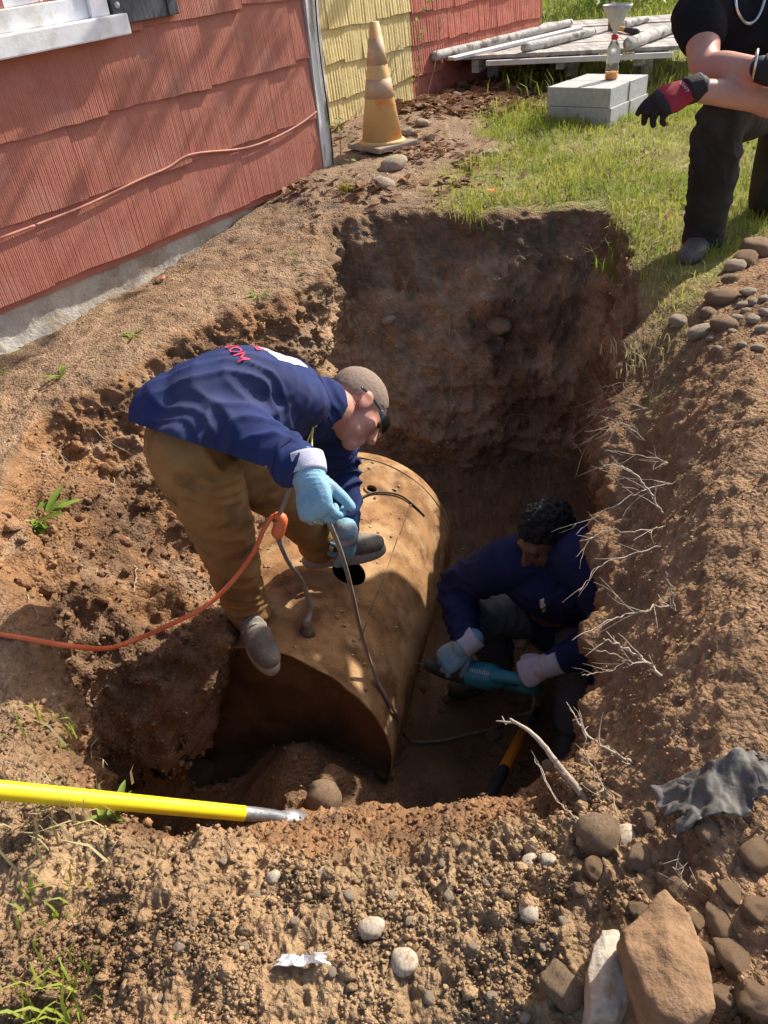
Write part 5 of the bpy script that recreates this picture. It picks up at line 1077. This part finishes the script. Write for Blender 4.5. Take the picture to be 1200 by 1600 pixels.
a = on_plat(705, 92, .012); b = on_plat(905, 44, .012); V, F = box((a+b)/2, np.linalg.norm(b-a), .09, .022, b-a, np.cross(pn, b-a), pn, .003); tag(mk('board', V, F, M['paleboard'], None, False), 'pale flat board lying beside the longest birch log', 'board')
ha = on_plat(955, 42, .02); hb = on_plat(995, 50, .02); ax_ = empty('hatchet', ha, 'hatchet with yellow and black handle lying on the platform', 'hatchet')
M['axe_yellow'] = pmat('yellow_grip', (.66, .45, .08), None, rough=.5); hd = nrm(hb-ha)
V, F = tube([ha, ha+(hb-ha)*.62], [.016, .019], 12, 2); mk('handle', V, F, M['axe_yellow'], ax_); V, F = tube([ha+(hb-ha)*.62, hb], [.022, .024], 12, 2); mk('grip', V, F, M['black'], ax_)
V, F = box(ha+A(0, 0, .07), .05, .04, .2, hd, np.cross(A(0, 0, 1), hd), A(0, 0, 1), .006); mk('head', V, F, pmat('rusty_head', (.12, .09, .07), (.2, .16, .13), 20, .7), ax_, False)
# ------------------------------------------------------------ cords
M['orange_cord'] = pmat('orange_cord', (.72, .13, .04), (.8, .2, .07), 12, .5, spec=.4); M['grey_cord'] = pmat('grey_cord', (.2, .17, .14), (.3, .26, .22), 14, .6)
def lay(path, d_air=None, off=.008):
    out = []
    for q in path:
        if len(q) == 3: out.append(PD(*q)); continue
        h, n = hit(*q); out.append(h+n*off if h is not None else P(q[0], q[1], -.2))
    return out
cpts = lay([(-40, 985), (0, 995), (40, 1000)])+[PD(x, y, d) for x, y, d in ((100, 1008, 1.90), (165, 1013, 2.0), (215, 998, 2.06), (270, 974, 2.04), (320, 948, 2.04), (360, 912, 2.02), (395, 865, 1.99), (412, 828, 1.97), (425, 808, 1.965), (434, 806, 1.96))]
V, F = tube(cpts, .0062, 10, 8); ec = empty('extension_cord', cpts[0], 'orange extension cord hanging across the left of the pit', 'cord'); mk('cord', V, F, M['orange_cord'], ec)
V, F = tube([PD(434, 806, 1.96), PD(440, 812, 1.965), PD(434, 832, 1.98)], [.011, .016, .017], 14, 4); mk('socket', V, F, M['orange_cord'], ec)
gp = [PD(434, 832, 1.98), PD(438, 850, 2.05), PD(452, 880, 2.18), PD(470, 905, 2.32), PD(480, 930, 2.42), PD(484, 955, 2.47), tankpt(481, 984)[0]+A(0, 0, .03)]
V, F = tube(gp, [.011, .007, .0065, .0065, .008, .009, .012], 10, 6); gt = empty('vent_hose', tankpt(482, 985)[0], 'grey hose rising from a rusty fitting on the tank', 'hose'); mk('hose', V, F, M['grey_cord'], gt)
q, n_ = tankpt(481, 988); lathe([(.024, -.01), (.024, .012), (.018, .016), (.018, .035), (.012, .04)], q, 'fitting', M['weld'], gt, 10)
hp0 = RWR+RX*.085+ID*.02+FWD*.0; tk = lambda x, y, o=.006: (lambda r: r[0]+r[1]*o)(tankpt(x, y))
sp = [PD(436, 806, 1.96), PD(446, 780, 1.92), PD(460, 745, 1.84), PD(472, 745, 1.76), RWR+RX*.04+FWD*.035+IR*.01, RWR+RX*.1+FWD*.03+IR*.016, PD(528, 850, 1.80), PD(541, 890, 1.98), PD(551, 930, 2.15), PD(560, 970, 2.3), PD(572, 1015, 2.42), PD(590, 1065, 2.52), tk(612, 1112, .01), PD(624, 1135, 2.75), PD(636, 1152, 2.95)]
fl = lay([(650, 1163), (690, 1160), (730, 1150), (775, 1138), (800, 1120)], off=.01)+[SAWEND-A(0, 0, .12), SAWEND]
V, F = tube(sp+fl, .0058, 10, 7); tag(mk('power_cord', V, F, M['grey_cord']), 'dark saw cord held in the blue glove and running to the saw', 'cord')
bw = [tk(552, 790, .004), tk(575, 774, .006), tk(600, 771, .006), tk(625, 776, .006), tk(645, 790, .004), tk(662, 806, .002)]; V, F = tube(bw, .0042, 8, 6); tag(mk('wire', V, F, M['black']), 'black wire curved over the far end of the tank', 'wire')
# ------------------------------------------------------------ shovel with yellow handle, digging bar
M['yellow'] = pmat('yellow_fibreglass', (.76, .58, .01), (.84, .68, .02), 6, .4, spec=.45, c3=(.6, .44, .05), sc3=9); M['worn_steel'] = pmat('worn_steel', (.16, .16, .165), (.3, .3, .31), 20, .5, .3, 60, metal=.6)
ya = PD(-60, 1229, 1.44); yb = PD(380, 1271, 1.66); yt = PD(470, 1279, 1.72); sv = empty('shovel', yt, 'long yellow handled shovel lying across the near pit edge', 'shovel')
V, F = tube([ya, ya*.5+yb*.5, yb], [.016, .0155, .015], 20, 4); mk('handle', V, F, M['yellow'], sv)
V, F = tube([yb-(yb-ya)*.01, yb*.6+yt*.4, yt], [.0145, .013, .004], 16, 5, A(0, 0, 1), rb=[.0145, .0145, .01]); mk('ferrule', V, F, M['worn_steel'], sv)
hq, _ = hit(505, 1262); V, F = tube([yt-(yt-yb)*.3, yt, yt+(yt-yb)*.35-A(0, 0, .05), yt+(yt-yb)*.6-A(0, 0, .13)], [.006, .008, .006, .003], 14, 5, A(0, 0, 1), rb=[.016, .02, .022, .012]); mk('blade', V, F, M['worn_steel'], sv)
t0, n0 = hit(838, 1110); t1 = PD(742, 1290, 2.36); td = t1-(t0+A(0, 0, .02)); t0 = t0+A(0, 0, .02); db = empty('digging_bar', t0, 'black and orange digging bar leaning up from the pit floor', 'tool')
M['orange_grip'] = pmat('orange_grip', (.62, .2, .015), None, rough=.5)
for u0, u1, r, mt, nm in ((-.02, .05, .02, 'orange_grip', 'end_cap'), (.05, .10, .021, 'black', 'collar'), (.10, .24, .0165, 'worn_steel', 'shaft'), (.24, .60, .0205, 'orange_grip', 'orange_sleeve'), (.60, 1.25, .0195, 'black', 'black_grip')):
    V, F = tube([t0+td*u0, t0+td*u1], r, 16, 3); mk(nm, V, F, M[mt], db)
# ------------------------------------------------------------ torn plastic sheet, foil scrap, shingle chip
M['plastic'] = pmat('dusty_black_plastic', (.05, .047, .043), (.15, .135, .118), 26, .62, .3, 90, spec=.35)
def sheet(px, w_, h_, label, mat, nu, nv, amp, seed, name, cat, lift=.02, tilt=0):
    q, n = hit(*px); ux = nrm(IR*A(1, 1, 0)); uy = A(-ux[1], ux[0], 0); V = []; F = []; r = np.random.default_rng(seed)
    U, W_ = np.meshgrid(np.linspace(-.5, .5, nu), np.linspace(-.5, .5, nv), indexing='ij'); base = np.stack([U, W_, U*0], -1).reshape(-1, 3)
    ed = fbm(base*A(1, 1, 0)+seed, 4.5, 3, seed=seed)*.55
    for (u, v, _), e in zip(base, ed):
        k = 1+e*(abs(u) > .4 or abs(v) > .4); x = q+ux*u*w_*k+uy*v*h_*k; z = gz(x[0], x[1], q[2]+.25); V.append(A(x[0], x[1], max(z, q[2]-.07)+lift))
    V = np.array(V); cr_ = fbm(V*A(1, 1, 0), 12, 2, .5, seed=seed+2, ridge=True); V[:, 2] += amp*(cr_+.4); V[:, 2] += tilt*(V[:, 1]-q[1]) ; V[:, :2] += np.column_stack([fbm(V, 12, 2, seed=seed+4), fbm(V, 12, 2, seed=seed+5)])*amp*.5
    for i in range(nu-1):
        for j in range(nv-1): F.append((i*nv+j, (i+1)*nv+j, (i+1)*nv+j+1, i*nv+j+1))
    o = mk(name, V, F, mat, None, name != 'foil_scrap'); md = o.modifiers.new('t', 'SOLIDIFY'); md.thickness = .0012; return tag(o, label, cat)
sheet((1128, 1250), .135, .075, 'torn dusty black plastic sheet on the bank at right', M['plastic'], 40, 24, .012, 4, 'plastic_sheet', 'plastic', .03)
M['foil'] = pmat('crumpled_foil', (.6, .6, .6), (.75, .75, .74), 20, .28, metal=.6, bump=.4, bscale=60)
sheet((470, 1508), .07, .016, 'shiny foil scrap lying on the near soil heap', M['foil'], 12, 5, .006, 8, 'foil_scrap', 'scrap', .012)
sheet((250, 440), .05, .04, 'broken shingle chip on the bank by the foundation', M['siding_red'], 5, 4, .003, 9, 'shingle_chip', 'scrap', .01)
# ------------------------------------------------------------ growth behind: shrubs beyond the platform, bare shrub by the wing
def shrub(c0, r, h, n, label, name='shrub', mat='sprout', ls=.05, group=None, seed=1, stems=7):
    g = np.random.default_rng(seed); p = empty(name, c0, label, 'shrub', group); mb = MB()
    tips = []
    for k in range(stems):
        a = g.random()*6.28; d = A(math.cos(a)*r*.7, math.sin(a)*r*.7, h*g.uniform(.6, 1)); pts = [c0, c0+d*.4+A(0, 0, h*.15), c0+d]; mb.add(*tube(pts, [.02, .014, .005], 6, 3)); tips.append(c0+d)
        for j in range(4):
            t = g.uniform(.4, 1); b = c0+d*t; e = b+g.normal(0, 1, 3)*A(r*.35, r*.35, h*.18); mb.add(*tube([b, (b+e)/2+g.normal(0, .02, 3), e], [.008, .006, .002], 5)); tips.append(e)
    mb.build('stems', M['rootdark'], p)
    tips = np.array(tips); ctr = tips[g.integers(len(tips), size=n)]+g.normal(0, 1, (n, 3))*A(r*.22, r*.22, h*.12); a = g.normal(size=(n, 3)); a /= np.linalg.norm(a, axis=1)[:, None]; b = np.cross(a, g.normal(size=(n, 3))); b /= np.linalg.norm(b, axis=1)[:, None]; s = ls*(.5+g.random(n))[:, None]
    V = np.stack([ctr-a*s, ctr+b*s*.45, ctr+a*s, ctr-b*s*.45], 1).reshape(-1, 3); F = np.arange(n*4).reshape(-1, 4); mk('foliage', V, F, M[mat], p, False); return p
for k, (x, y, r, h) in enumerate(((3.4, 11.6, .8, .9), (4.6, 12.8, 1., 1.1), (6.4, 13.5, 1.1, 1.1), (5.2, 16.5, 1.4, 1.5), (8.6, 17, 1.5, 1.5), (3.2, 14.6, .8, 1.), (7.4, 12.2, .8, .7))):
    shrub(A(x, y, gz(x, y, 4)), r, h, 1500, 'leafy green shrub in the far background above platform', ls=.05, group='far shrubs', seed=50+k)
# vine stems along the foot of the wing
for k, (path, lb) in enumerate((([(645, 175), (625, 130), (640, 80), (655, 60)], 'bare vine climbing the corner between yellow and red shingles'), ([(640, 170), (655, 120), (690, 100)], 'bare vine arching from the yellow wall to the platform'))):
    pts = [Wp(*(lambda s, z: (s, z))(1.9+.1*k+.1*j*k, .05+.25*j), -.53+.05*math.sin(j)) for j in range(4)]; root(pts, .007, lb, 'rootdark', br=8, seed=70+k, name='vine', blen=.4)
pts = [Wp(.3+.0*j, .02+.2*j, .04+.01*j) for j in range(3)]; root(pts, .004, 'thin bare vine at the foot of the white corner board', 'rootdark', br=6, seed=75, name='vine')
for k, (s, z, o_) in enumerate(((.26, .28, .05), (.27, .05, .08), (1.98, .55, -.5), (1.95, .3, -.5), (2.05, .75, -.5))):
    q = Wp(s, z, o_); p = empty('ivy_sprig', q, 'green ivy sprig growing on the house corner', 'plant', 'ivy sprigs on the house'); g = np.random.default_rng(k)
    for j in range(6):
        a = g.normal(size=3)*A(1, 1, .8); a = nrm(a); b = nrm(np.cross(a, g.normal(size=3))); c1 = q+g.normal(0, .03, 3)*A(1, 1, 1.4); mk('leaf', [c1-a*.022, c1+b*.014, c1+a*.022, c1-b*.014], [(0, 1, 2, 3)], M['sprout'], p, False)
# tree behind the wing: limbs reach over its roof and dapple the front wall
def leaning_tree(c0, label):
    g = np.random.default_rng(5); p = empty('tree', c0, label, 'tree'); mb = MB(); tips = []
    top_ = Wp(3.1, 3.0, -.9); tv, tf = tube([c0-A(0, 0, .2), c0*.5+top_*.5+A(0, 0, .2), top_], [.13, .11, .08], 12, 5); mk('trunk', tv, tf, M['rootdark'], p)
    for k in range(16):
        tgt = Wp(g.uniform(.9, 4.4), g.uniform(2.7, 4.6), g.uniform(.2, .95)); m1 = top_*.5+tgt*.5+g.normal(0, .15, 3)+A(0, 0, .25); pts = catmull([top_, m1, tgt], 8); mb.add(*tube(pts, np.linspace(.035, .008, len(pts)), 7))
        for j in range(7):
            b = pts[g.integers(5, len(pts))]; e = b+g.normal(0, 1, 3)*A(.3, .3, .22); mb.add(*tube([b, (b+e)/2+g.normal(0, .03, 3), e], [.011, .008, .003], 5)); tips.append(e); tips.append((b+e)/2)
    mb.build('branches', M['rootdark'], p); tips = np.array(tips); n = 2600
    ctr = tips[g.integers(len(tips), size=n)]+g.normal(0, .06, (n, 3)); a = g.normal(size=(n, 3)); a /= np.linalg.norm(a, axis=1)[:, None]; b = np.cross(a, g.normal(size=(n, 3))); b /= np.linalg.norm(b, axis=1)[:, None]; s = .05*(.5+g.random(n))[:, None]
    mk('crown', np.stack([ctr-a*s, ctr+b*s*.5, ctr+a*s, ctr-b*s*.5], 1).reshape(-1, 3), np.arange(n*4).reshape(-1, 4), M['sprout'], p, False)
leaning_tree(Wp(3.2, .0, -1.7), 'tree behind the house wing leaning out above the picture')
